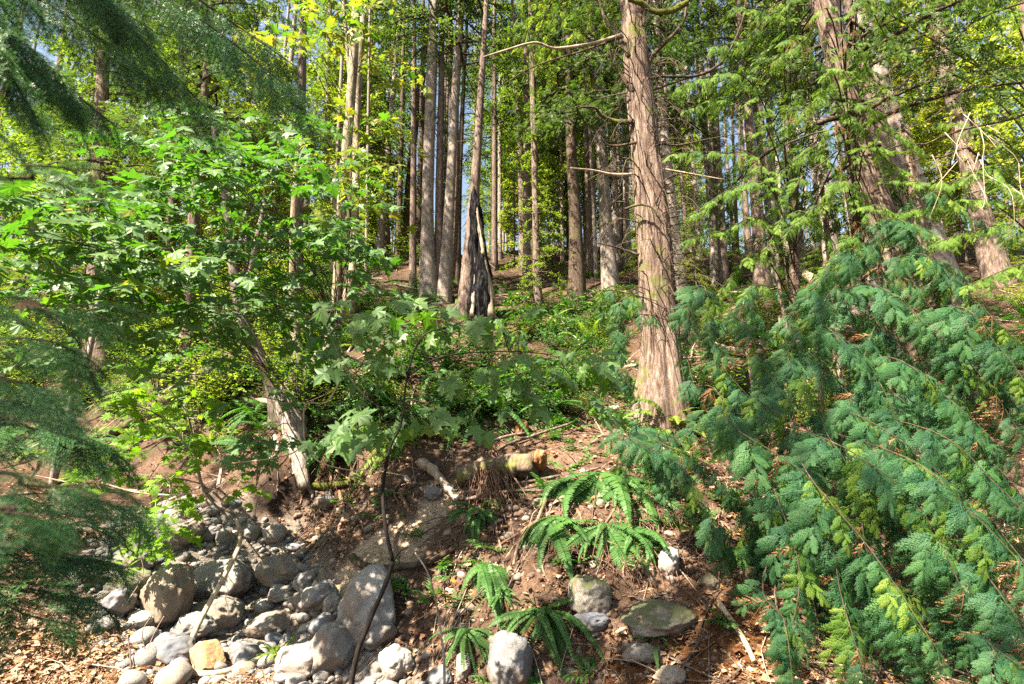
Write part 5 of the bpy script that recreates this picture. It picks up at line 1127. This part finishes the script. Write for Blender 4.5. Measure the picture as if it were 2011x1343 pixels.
def sticks(name, p, L, r0, mat, seed, tilt=.12):
    rr = np.random.default_rng(seed); a_ = Acc(); 
    for q, l in zip(p, L):
        an = rr.uniform(0, 6.28); h = np.array([math.cos(an), math.sin(an), 0]) * l / 2
        a, b = q - h, q + h; a[2] = max(gz(a[0], a[1]), a[2] - l * .5); b[2] = max(gz(b[0], b[1]), b[2] - l * .5)
        m = (a + b) / 2 + rr.normal(0, .06 * l, 3); m[2] = max(m[2], q[2])
        V_, F_ = tube(spline([a + [0, 0, .01], m + [0, 0, .02 + l * .02], b + [0, 0, .015 + l * tilt * rr.random()]], 5), np.linspace(r0 * (.6 + l), r0 * .4, 5), 4, cap=False); a_.add(V_, F_)
    return kind(obj(name, a_.mesh(name, True, [M[mat]])), 'stuff')
p = scatter_xy(2600, 2.6, 26); u, v, d = project(p); p = p[~inpoly(u, v, BED) | (r_.random(len(p)) < .12)]
sticks('fallen_twigs', p[:700], r_.uniform(.15, .7, 700), .006, 'wood_dead', 1); sticks('fallen_twigs', p[700:], r_.uniform(.12, .7, len(p) - 700), .008, 'bark_fir', 2)
p = scatter_xy(240, 8.5, 30); sticks('fallen_branches', p, r_.uniform(.6, 2.2, len(p)), .014, 'wood_dead', 3, .2)
# larger fallen maple leaves one can pick out
r4 = np.random.default_rng(9)
for k in range(150):
    if k < 95: u, v = r4.uniform(0, 340), r4.uniform(1220, 1343)
    elif k < 85: u, v = r4.uniform(350, 620), r4.uniform(930, 1010)
    else: u, v = r4.uniform(600, 1400), r4.uniform(900, 1340)
    g = G(u, v, .03); o = bpy.data.objects.new('fallen_leaf', LM['dead_leaf'][k % 4]); SC.collection.objects.link(o)
    an = r4.uniform(0, 6.28); o.matrix_world = basis(g, (math.cos(an), math.sin(an), .1), nrm(gnormal(g[0], g[1]) + r4.normal(0, .3, 3)), r4.uniform(.04, .10))
    tag(o, 'dry brown maple leaf lying on the litter beside the stream bed', 'leaf', 'dry maple leaves on the ground')
for (u, v, d, s, lab) in [(128, 1064, 1.9, .085, 'curled brown maple leaf caught in the spruce twigs at the left'), (40, 592, 1.3, .045, 'reddish dead leaf lying on a spruce bough at the left edge')]:
    o = bpy.data.objects.new('dead_leaf', LM['dead_leaf'][1]); SC.collection.objects.link(o); o.matrix_world = basis(P(u, v, d), (1, .1, -.1), (.1, -.8, .6), s); tag(o, lab, 'leaf')

# ------------------------------------------------------------------ logs, roots, sticks
def log(name, label, cat, pl, wpx, mat, lift=.0, seg=12, rough=.12, onground=True, group=None, d=None, seed=1, taper=.7):
    if d is None: p = [G(u, v, 0) for u, v in pl]
    else: p = [P(u, v, d + (q[0] if q else 0)) for (u, v, *q) in pl]
    dm = depth(p[0]); r0 = wpx / F * dm / 2
    p = spline(p, max(14, 8 * len(p))); 
    if d is None: p[:, 2] += r0 * .6 + lift
    o = obj(name, mk_mesh(name, *tube(p - p[0], np.linspace(r0, r0 * taper, len(p)), seg, bark_prof(seed, .06, 3, 0, rough)), True, [M[mat]]), None, p[0])
    return tag(o, label, cat, group)
lg = log('log', 'rotting fallen log with an orange crumbling broken end on the bank', 'log', [(900,962),(960,945),(1052,938)], 42, 'wood_old', .07, 18, .25, taper=1.0, seed=4)
e = G(1062, 932); lo = obj('broken_end', mk_mesh('broken_end', *(lambda r: (r[0] * [.09, .13, .13], r[1]))(rock(88, 3, .4)), False, [M['wood_rot']]), lg); lo.location = tuple(e + [-0.01, -.02, .19] - np.array(lg.location))
log('root', 'bent bleached root arching down from the ferns beside the root tangle', 'root', [(825,918),(850,935),(872,962),(900,992)], 20, 'wood_dead', .03, 10, .25, seed=5)
log('root', 'dark curved root spanning the sandy earth face behind the forked sapling', 'root', [(690,1108),(712,1126),(770,1132),(840,1120),(880,1100),(900,1085)], 15, 'bark_dark', .06, 8, .2, seed=6)
log('mossy_root', 'short mossy log end sticking out over the undercut left of the pale fern', 'root', [(600,962),(640,962),(692,955)], 16, 'moss', .02, 12, .10, seed=7)
log('log', 'brown weathered fallen log behind the vine maple leaves', 'log', [(318,838),(385,792),(452,745)], 40, 'wood_old', .38, 14, .15, seed=8)
log('log', 'dark thin fallen trunk under the vine maple at left', 'log', [(215,862),(262,838),(320,812)], 18, 'bark_dark', .05, 10, .15, seed=9)
log('mossy_root', 'yellow-green mossy root hanging like an arch above the stream bed', 'root', [(412,790),(420,815),(432,850),(440,882)], 20, 'moss', .05, 10, .3, seed=10)
log('leaning_stick', 'long pale stick leaning across the largest grey boulder', 'stick', [(465,1018,.9),(472,1060,.75),(455,1105,.55),(430,1150,.35),(395,1215,.1),(365,1280,-.1),(338,1312,-.2)], 7, 'wood_pale', seg=8, d=5.0, rough=.15, seed=11, taper=1.5)
log('root', 'pinkish bare root curving along the bottom edge under the stick', 'root', [(334,1310),(350,1325),(400,1335),(460,1325),(520,1298)], 13, 'wood_pale', .03, 8, .15, seed=12)
log('stick', 'bleached stick lying on brown litter at the lower right of the bank', 'stick', [(1412,1196),(1440,1235),(1462,1270),(1482,1312)], 12, 'wood_pale', .03, 8, .15, seed=13)
log('stick', 'bare branch curving down the dark undercut left of the big drooping ferns', 'stick', [(1072,1000),(1050,1050),(1020,1085),(1008,1130)], 7, 'wood_old', .08, 8, .15, seed=14)
log('log', 'short grey split log poking out of the ferns on the bank', 'log', [(908,1050),(925,1036),(942,1030)], 20, 'wood_dead', .12, 10, .2, seed=15)
log('log', 'weathered log lying across the slope left of the big cedar, far back', 'log', [(1165,585),(1210,583),(1250,584)], 12, 'wood_dead', .1, 10, .15, seed=16)
log('log', 'bleached log above the mossy stump right of the dark leaning cedar', 'log', [(1400,690),(1440,700),(1500,705)], 14, 'wood_pale', .1, 10, .15, seed=17)
log('log', 'pale log lying on the slope behind the cedar sprays at the right', 'log', [(1700,806),(1760,800),(1850,796)], 16, 'wood_pale', .1, 10, .15, seed=18)
log('log', 'long fallen trunk slanting down the open slope right of the big cedar', 'log', [(1560,535),(1620,580),(1690,640)], 16, 'wood_dead', .15, 10, .15, seed=19)
log('log', 'broken log with curled end on the slope between the ferns and the big cedar', 'log', [(1140,790),(1180,815),(1215,812)], 16, 'wood_pale', .05, 10, .3, seed=20)
log('log', 'fallen trunk lying above the ferns behind the mossy maple stems', 'log', [(600,600),(700,590),(800,585)], 14, 'bark_fir', .1, 10, .15, seed=21)
for k, pl in enumerate([[(905,992),(960,985),(1060,965),(1180,930)], [(900,984),(980,972),(1100,950)], [(915,1000),(1000,985),(1080,985)], [(1000,890),(1060,870),(1120,850)], [(940,900),(990,880),(1030,872)]]):
    log('stick', 'dark bare stick in the bundle lying under the rotting log', 'stick', pl, 7, 'bark_fir', .06 + .02 * k, 6, .15, group='bare sticks lying under the rotting log', seed=30 + k)
def strands(name, starts, fall, mat, seed, rad=.004, kindof='stuff', spread=.12):
    rr = np.random.default_rng(seed); a_ = Acc()
    for s in starts:
        l = rr.uniform(*fall); e = s + np.array([rr.normal(0, spread), -rr.uniform(.0, .12), -l]); m = (s + e) / 2 + rr.normal(0, .03, 3) + [0, -.05, 0]
        V_, F_ = tube(spline([s, m, e], 6), np.linspace(rad, rad * .4, 6), 3, cap=False); a_.add(V_, F_)
    return kind(obj(name, a_.mesh(name, True, [M[mat]])), kindof)
st_ = [G(u, v, .05) + np.array([0, -.1, 0]) for u, v in zip(r_.uniform(1070, 1420, 220), r_.uniform(985, 1130, 220))]
strands('hanging_rootlets', st_, (.1, .4), 'root', 3)
st_ = [G(u, v, .05) + np.array([0, -.08, 0]) for u, v in zip(r_.uniform(600, 1000, 150), r_.uniform(900, 1050, 150))]
strands('hanging_rootlets', st_, (.08, .3), 'root', 4)
ct = G(962, 912, .12); a_ = Acc(); rr = np.random.default_rng(12)
for k in range(170):
    g = G(962 + rr.normal(0, 34), 985 + rr.normal(0, 22), .05); s = ct + rr.normal(0, .05, 3)
    V_, F_ = tube(spline([s, (s + g) / 2 + [rr.normal(0, .05), -.16, .03], g + [0, -.05, 0]], 7), np.linspace(.007, .002, 7), 3, cap=False); a_.add(V_ - ct, F_)
rt = thing('root_tangle', 'shaggy reddish fan of fine roots draped over the rotting log', 'roots', ct); kind(obj('roots', a_.mesh('roots', True, [M['root']]), rt), 'stuff')
for k, (pl, d, wpx, mt, lab) in enumerate([
    ([(664,755),(640,790),(600,795),(597,850),(596,870),(560,895),(440,912)], 5.2, 4, 'wood_pale', 'thin pale bare twig kinking down from the maple over the bank'),
    ([(596,868),(625,905),(680,922),(740,925),(800,935)], 5.0, 3, 'wood_pale', 'thin pale twig sagging to the right in front of the pale fern'),
    ([(200,948),(260,965),(330,972),(384,968)], 5.3, 4, 'wood_pale', 'pale bare twig under the vine maple leaves at left'),
    ([(252,1180),(280,1130),(275,1090),(255,1050)], 4.0, 2, 'wood_pale', 'thin pale twig standing beside the tall tan oval boulder'),
    ([(290,1275),(305,1240),(322,1210)], 3.9, 2, 'wood_pale', 'small bleached branching twig on the litter, lower left'),
    ([(285,1275),(280,1240),(300,1205)], 3.9, 2, 'wood_pale', 'small bleached twig left of the branching one, lower left'),
    ([(305,1262),(330,1255),(358,1250)], 3.9, 2, 'wood_pale', 'small bleached twig lying across the flat grey boulder'),
    ([(720,650),(790,730),(830,800),(870,860)], 4.6, 3, 'bark_dark', 'thin dark bare twig slanting down through the maple leaves in the centre'),
    ([(385,905),(400,960),(430,1000),(462,1025)], 6.0, 6, 'bark_grey', 'thin grey stem drooping over the top of the stream bed')]):
    log('bare_twig', lab, 'twig', [(u, v) for u, v in pl], wpx, mt, seg=5, d=d, rough=.1, seed=50 + k, taper=.5)
rr = np.random.default_rng(3)
for (u, v, R_) in [(1375, 1250, 16), (1378, 1290, 18), (1350, 1310, 14)]:
    c = P(u, v, 3.75); an = np.linspace(0, 6.28, 24)
    p = c + np.stack([np.cos(an), -.3 * np.sin(an), np.sin(an)], -1) * (R_ / F * 3.75)
    o = obj('curled_vine', mk_mesh('vine', *tube(p, .0022, 4, cap=False), True, [M['wood_dead']])); tag(o, 'fine dry vine curled in a ring on the brown litter', 'vine', 'curled dry vines on the bank')

for k, (pl, r0) in enumerate([([(1262,815),(1235,835),(1200,850),(1165,855)], .10), ([(1340,820),(1372,838),(1420,850)], .10), ([(1285,835),(1275,860),(1262,890)], .09), ([(1320,835),(1335,865),(1370,895)], .08), ([(1250,800),(1225,812),(1190,815)], .07), ([(1350,800),(1385,812),(1430,815)], .07)]):
    p = spline([PY(pl[0][0], pl[0][1] - 22, Yc - .1)] + [G(u, v, r0 * .3 - .02 * i) for i, (u, v) in enumerate(pl)], 18)
    V_, F_ = tube(p - cfoot, np.linspace(r0, r0 * .25, 18), 10, bark_prof(130 + k, .1, 3, 0, .3)); obj('root', mk_mesh('root', V_, F_, True, [M['bark_cedar']]), croot)
r5 = np.random.default_rng(66)
for k in range(26):
    u0, v0 = r5.uniform(600, 1420), r5.uniform(880, 1080); du = r5.normal(0, 60); dv = r5.uniform(40, 130)
    pl = [(u0, v0), (u0 + du * .3 + r5.normal(0, 10), v0 + dv * .35), (u0 + du * .7 + r5.normal(0, 14), v0 + dv * .7), (u0 + du, v0 + dv)]
    log('exposed_root', 'thin crooked root running down the bare face of the earth bank', 'root', pl, r5.uniform(4, 9), 'root', .01, 6, .25, group='thin roots down the face of the earth bank', seed=140 + k, taper=.4)
# ------------------------------------------------------------------ ferns
r_ = np.random.default_rng(81)
FERNS = [(782,905,112,13,'fern_pale','bright pale green fern hanging over the bank in front of the maple roots',.5),
 (1120,958,150,17,'fern','dark drooping fern, left part of the big curtain over the bank',.9), (1180,945,150,17,'fern','dark drooping fern, middle of the big curtain over the bank',.9), (1240,958,140,15,'fern','dark drooping fern, right part of the big curtain over the bank',.9),
 (1085,1030,120,12,'fern','fern hanging at the left lower edge of the big fern curtain',.9), (1195,1045,120,12,'fern','lower fern hanging under the middle of the big fern curtain',.9),
 (945,1030,80,11,'fern','small bright fern around the short grey split log',.7), (955,1120,105,12,'fern','fern with neat drooping fronds on the bare earth bank',.9),
 (1065,1235,110,13,'fern','dark fern beside the large grey boulder at the bottom',.7), (918,1262,66,9,'fern','small fern above the narrow upright stone',.6),
 (930,835,125,16,'fern','large dark fern on the slope above the rotting log',.6), (1255,1060,95,9,'fern','yellowish fern fanning down right of the mossy rounded boulder',.8), (1320,868,95,12,'fern_pale','yellow-green fern at the foot of the big cedar',.4),
 (1085,822,70,10,'fern','small fern right of the orange wood end',.4), (545,1310,60,9,'fern_pale','pale fern casting striped shadow on the sunlit boulder',.4), (1280,1283,46,5,'fern','tiny fern frond tuft under the long mossy boulder',.4),
 (1000,770,80,11,'fern','bright fern on the open slope left of the big cedar foot',.4), (860,760,90,12,'fern','fern in shade above the large dark fern',.4), (720,810,90,12,'fern','fern right of the forked maple base',.5), (660,880,80,10,'fern','fern hanging among the maple roots',.8),
 (985,1190,50,8,'fern','little fern left of the mossy rounded boulder',.6), (520,830,80,10,'fern','fern left of the knotty maple base',.6), (800,840,90,11,'fern','fern just above the bright pale green fern',.6), (1440,1090,60,8,'fern','fern under the cedar sprays right of the whitish stone',.8)]
for k, (u, v, s, n, mt, lab, dr) in enumerate(FERNS):
    g = G(u, v - (.05 if dr > .75 else .2) * s, .03); sz = s / F * depth(g) * 1.2
    make_fern('sword_fern', lab, g, sz, int(n * 2), r_, mt, None, dr, face=-math.pi / 2 if dr > .55 else None, dead=5 if dr > .7 else 2)
nf = 0
for k in range(400):
    u, v = r_.uniform(-60, 2070), r_.uniform(500, 850)
    if k < 90: u, v = r_.uniform(-40, 520), r_.uniform(640, 900)
    elif k < 140: u, v = r_.uniform(650, 1240), r_.uniform(520, 700)
    if k >= 140 and v > 740 and not (u < 500 or u > 1450 or r_.random() < .35): continue
    if 1240 < u < 1370: continue
    if u > 1350 and r_.random() < .5: continue
    g = G(u, v, .03)
    pf = r_.random() >= .6
    make_fern('sword_fern', 'pale yellow-green sword fern on the forest slope' if pf else 'deep green sword fern on the forest slope among the trunks', g, r_.uniform(.55, 1.0), 8, r_, 'fern_pale' if pf else 'fern', 'pale sword ferns over the slope' if pf else 'deep green sword ferns over the slope', .4)
    nf += 1
    if nf >= 170: break
# ------------------------------------------------------------------ low shrubs and young trees
def shrub_mesh(seed, h, rad, n, leaf, mat):
    r_ = np.random.default_rng(seed); wa = Acc(); ps, xs, ns, ss = [], [], [], []
    for k in range(n):
        a = r_.uniform(0, 6.28); R_ = rad * math.sqrt(r_.random()); e = np.array([math.cos(a) * R_, math.sin(a) * R_, h * r_.uniform(.4, 1)])
        p = spline([[0, 0, 0], e * .5 + [0, 0, .15 * h], e], 8); V_, F_ = tube(p, np.linspace(.008, .002, 8), 3, cap=False); wa.add(V_, F_)
        m = 34; i = r_.uniform(1.5, 7, m); j = np.minimum(i.astype(int), 6); c = p[j] + (p[j + 1] - p[j]) * (i - j)[:, None] + r_.normal(0, .09 * h, (m, 3))
        x = nrm(r_.normal(0, 1, (m, 3)) * [1, 1, .35]); ps.append(c); xs.append(x); ns.append(nrm(np.array([0, -.2, 1.0]) + r_.normal(0, .45, (m, 3)))); ss.append(leaf * r_.uniform(.5, 1.2, m))
    V_, F_ = stamp(OVAL[0][0][:-4], OVAL[0][1][0], np.concatenate(ps), np.concatenate(xs), np.concatenate(ns), np.concatenate(ss))
    return mk_mesh('foliage', V_, F_, False, [M[mat]]), wa.mesh('stems', True, [M['bark_dark']])
SH = [shrub_mesh(1, .7, .6, 22, .065, 'fern'), shrub_mesh(2, 1.2, .8, 28, .07, 'crown_light'), shrub_mesh(3, .5, .6, 22, .05, 'crown_green'), shrub_mesh(4, 1.6, .8, 22, .08, 'crown_light'), shrub_mesh(5, .4, .4, 10, .05, 'crown_yellow')]
ns_ = 0
for k in range(700):
    u, v = r_.uniform(-80, 2080), r_.uniform(495, 860)
    w_ = 1.0 if u < 700 else (.75 if u < 1150 else .45)
    if v > 720: w_ *= .5
    if 1235 < u < 1375 or r_.random() > w_: continue
    if 560 < u < 1250 and v > 865: continue
    if ns_ < 140: u = r_.uniform(-80, 640); v = r_.uniform(500, 800)
    elif ns_ < 205: u = r_.uniform(600, 1230); v = r_.uniform(600, 860)
    g = G(u, v, -.02); q = r_.choice(5, p=[.3, .22, .25, .15, .08])
    if 850 < u < 1010 and 540 < v < 720: continue
    if 600 < u < 1230 and q in (1, 3) and v > 560: q = (2, 4, 0)[k % 3]
    if 600 < u < 1230 and v > 640 and k % 3 == 0: continue
    lb_ = [('low broad shrub with mid-green oval leaves among the slope ferns', 'mid-green low shrubs on the slope'), ('knee-high light green bushy shrub on the forest slope', 'light green bushy shrubs on the slope'), ('small dark olive shrub on the forest slope', 'dark olive small shrubs on the slope'), ('tall airy light green shrub standing above the slope ferns', 'tall airy shrubs on the slope'), ('tiny yellow-leaved bush on the forest slope', 'yellow-leaved bushes on the slope')][q]
    root = thing('shrub', lb_[0], 'shrub', g, lb_[1])
    root.rotation_euler = (0, 0, r_.uniform(0, 6.28)); s = r_.uniform(.7, 1.25); root.scale = (s, s, s)
    obj('foliage', SH[q][0], root); obj('stems', SH[q][1], root); ns_ += 1
    if ns_ >= 298: break
for k, (u, v) in enumerate([(40,600),(110,560),(250,560),(330,640),(60,680),(420,560),(190,530),(520,560),(470,620),(620,560),(700,540),(-40,640),(0,560),(290,520),(560,520),(780,520),(1010,520),(1080,540),(1260,540),(1370,600),(1440,560),(1620,560),(1750,560),(1900,520),(1990,560),(1550,600),(1180,530),(940,515),(150,640)]):
    g = G(u, v, -.05); root = thing('young_hemlock', 'young feathery conifer in the understorey of the slope', 'tree', g, 'young conifers in the understorey')
    h = r_.uniform(.35, 1.0); f, wd = CR['thin'] if k % 3 else CR['hemC']; sc = h if k % 3 else h * .35
    o = obj('crown', f, root); o.scale = (sc * 1.3, sc * 1.3, sc); o2 = obj('branches', wd, root); o2.scale = o.scale; root.rotation_euler = (0, 0, r_.uniform(0, 6.28))
    o3 = obj('trunk', shared_trunk(k % 4, 'bark_fir'), root); o3.scale = (.2 * h, .2 * h, .3 * h if k % 3 else .25 * h)
# grass-like sprouts and small herbs, uncountable
p = scatter_xy(15000, 5.5, 32); u, v, d = project(p); k = (v < 850) & (fbm(p, .6, 3) > -.05) & ~inpoly(u, v, BED); p = p[k]
n = len(p) * 7; pp = np.repeat(p, 7, 0) + r_.normal(0, .07, (n, 3)) * [1, 1, .3] + [0, 0, .08]; an = r_.uniform(0, 6.28, n)
V_, F_ = stamp(OVAL[0][0][:-4], OVAL[0][1][0], pp, np.stack([np.cos(an), np.sin(an), r_.uniform(-.2, .6, n)], -1), nrm(np.array([0, -.2, 1.0]) + r_.normal(0, .35, (n, 3))), r_.uniform(.03, .09, n))
q = np.vstack([p[::3], bed_pts(260, [(440,820),(1240,840),(1450,900),(1420,1340),(900,1340),(700,1010),(560,930)], (-4, 3), (3, 9))]); q = q + r_.normal(0, .1, q.shape) * [1, 1, 0]; q[:, 2] = gz(q[:, 0], q[:, 1]); m = len(q) * 4; q = np.repeat(q, 4, 0); an = r_.uniform(0, 6.28, m)
V2_, F2_ = stamp(LACE, LACEF, q, np.stack([np.cos(an), np.sin(an), r_.uniform(.2, 1.3, m)], -1), np.array([0, 0, 1.0]) + r_.normal(0, .3, (m, 3)), r_.uniform(.12, .42, m))
kind(obj('small_ferns', mk_mesh('small_ferns', V2_, F2_, False, [M['fern']])), 'stuff')
kind(obj('ground_cover', mk_mesh('ground_cover', V_, F_, False, [M['fern']])), 'stuff')
print('objects', len(bpy.data.objects), 'tris', sum(len(m.loop_triangles) or len(m.polygons) for m in bpy.data.meshes))
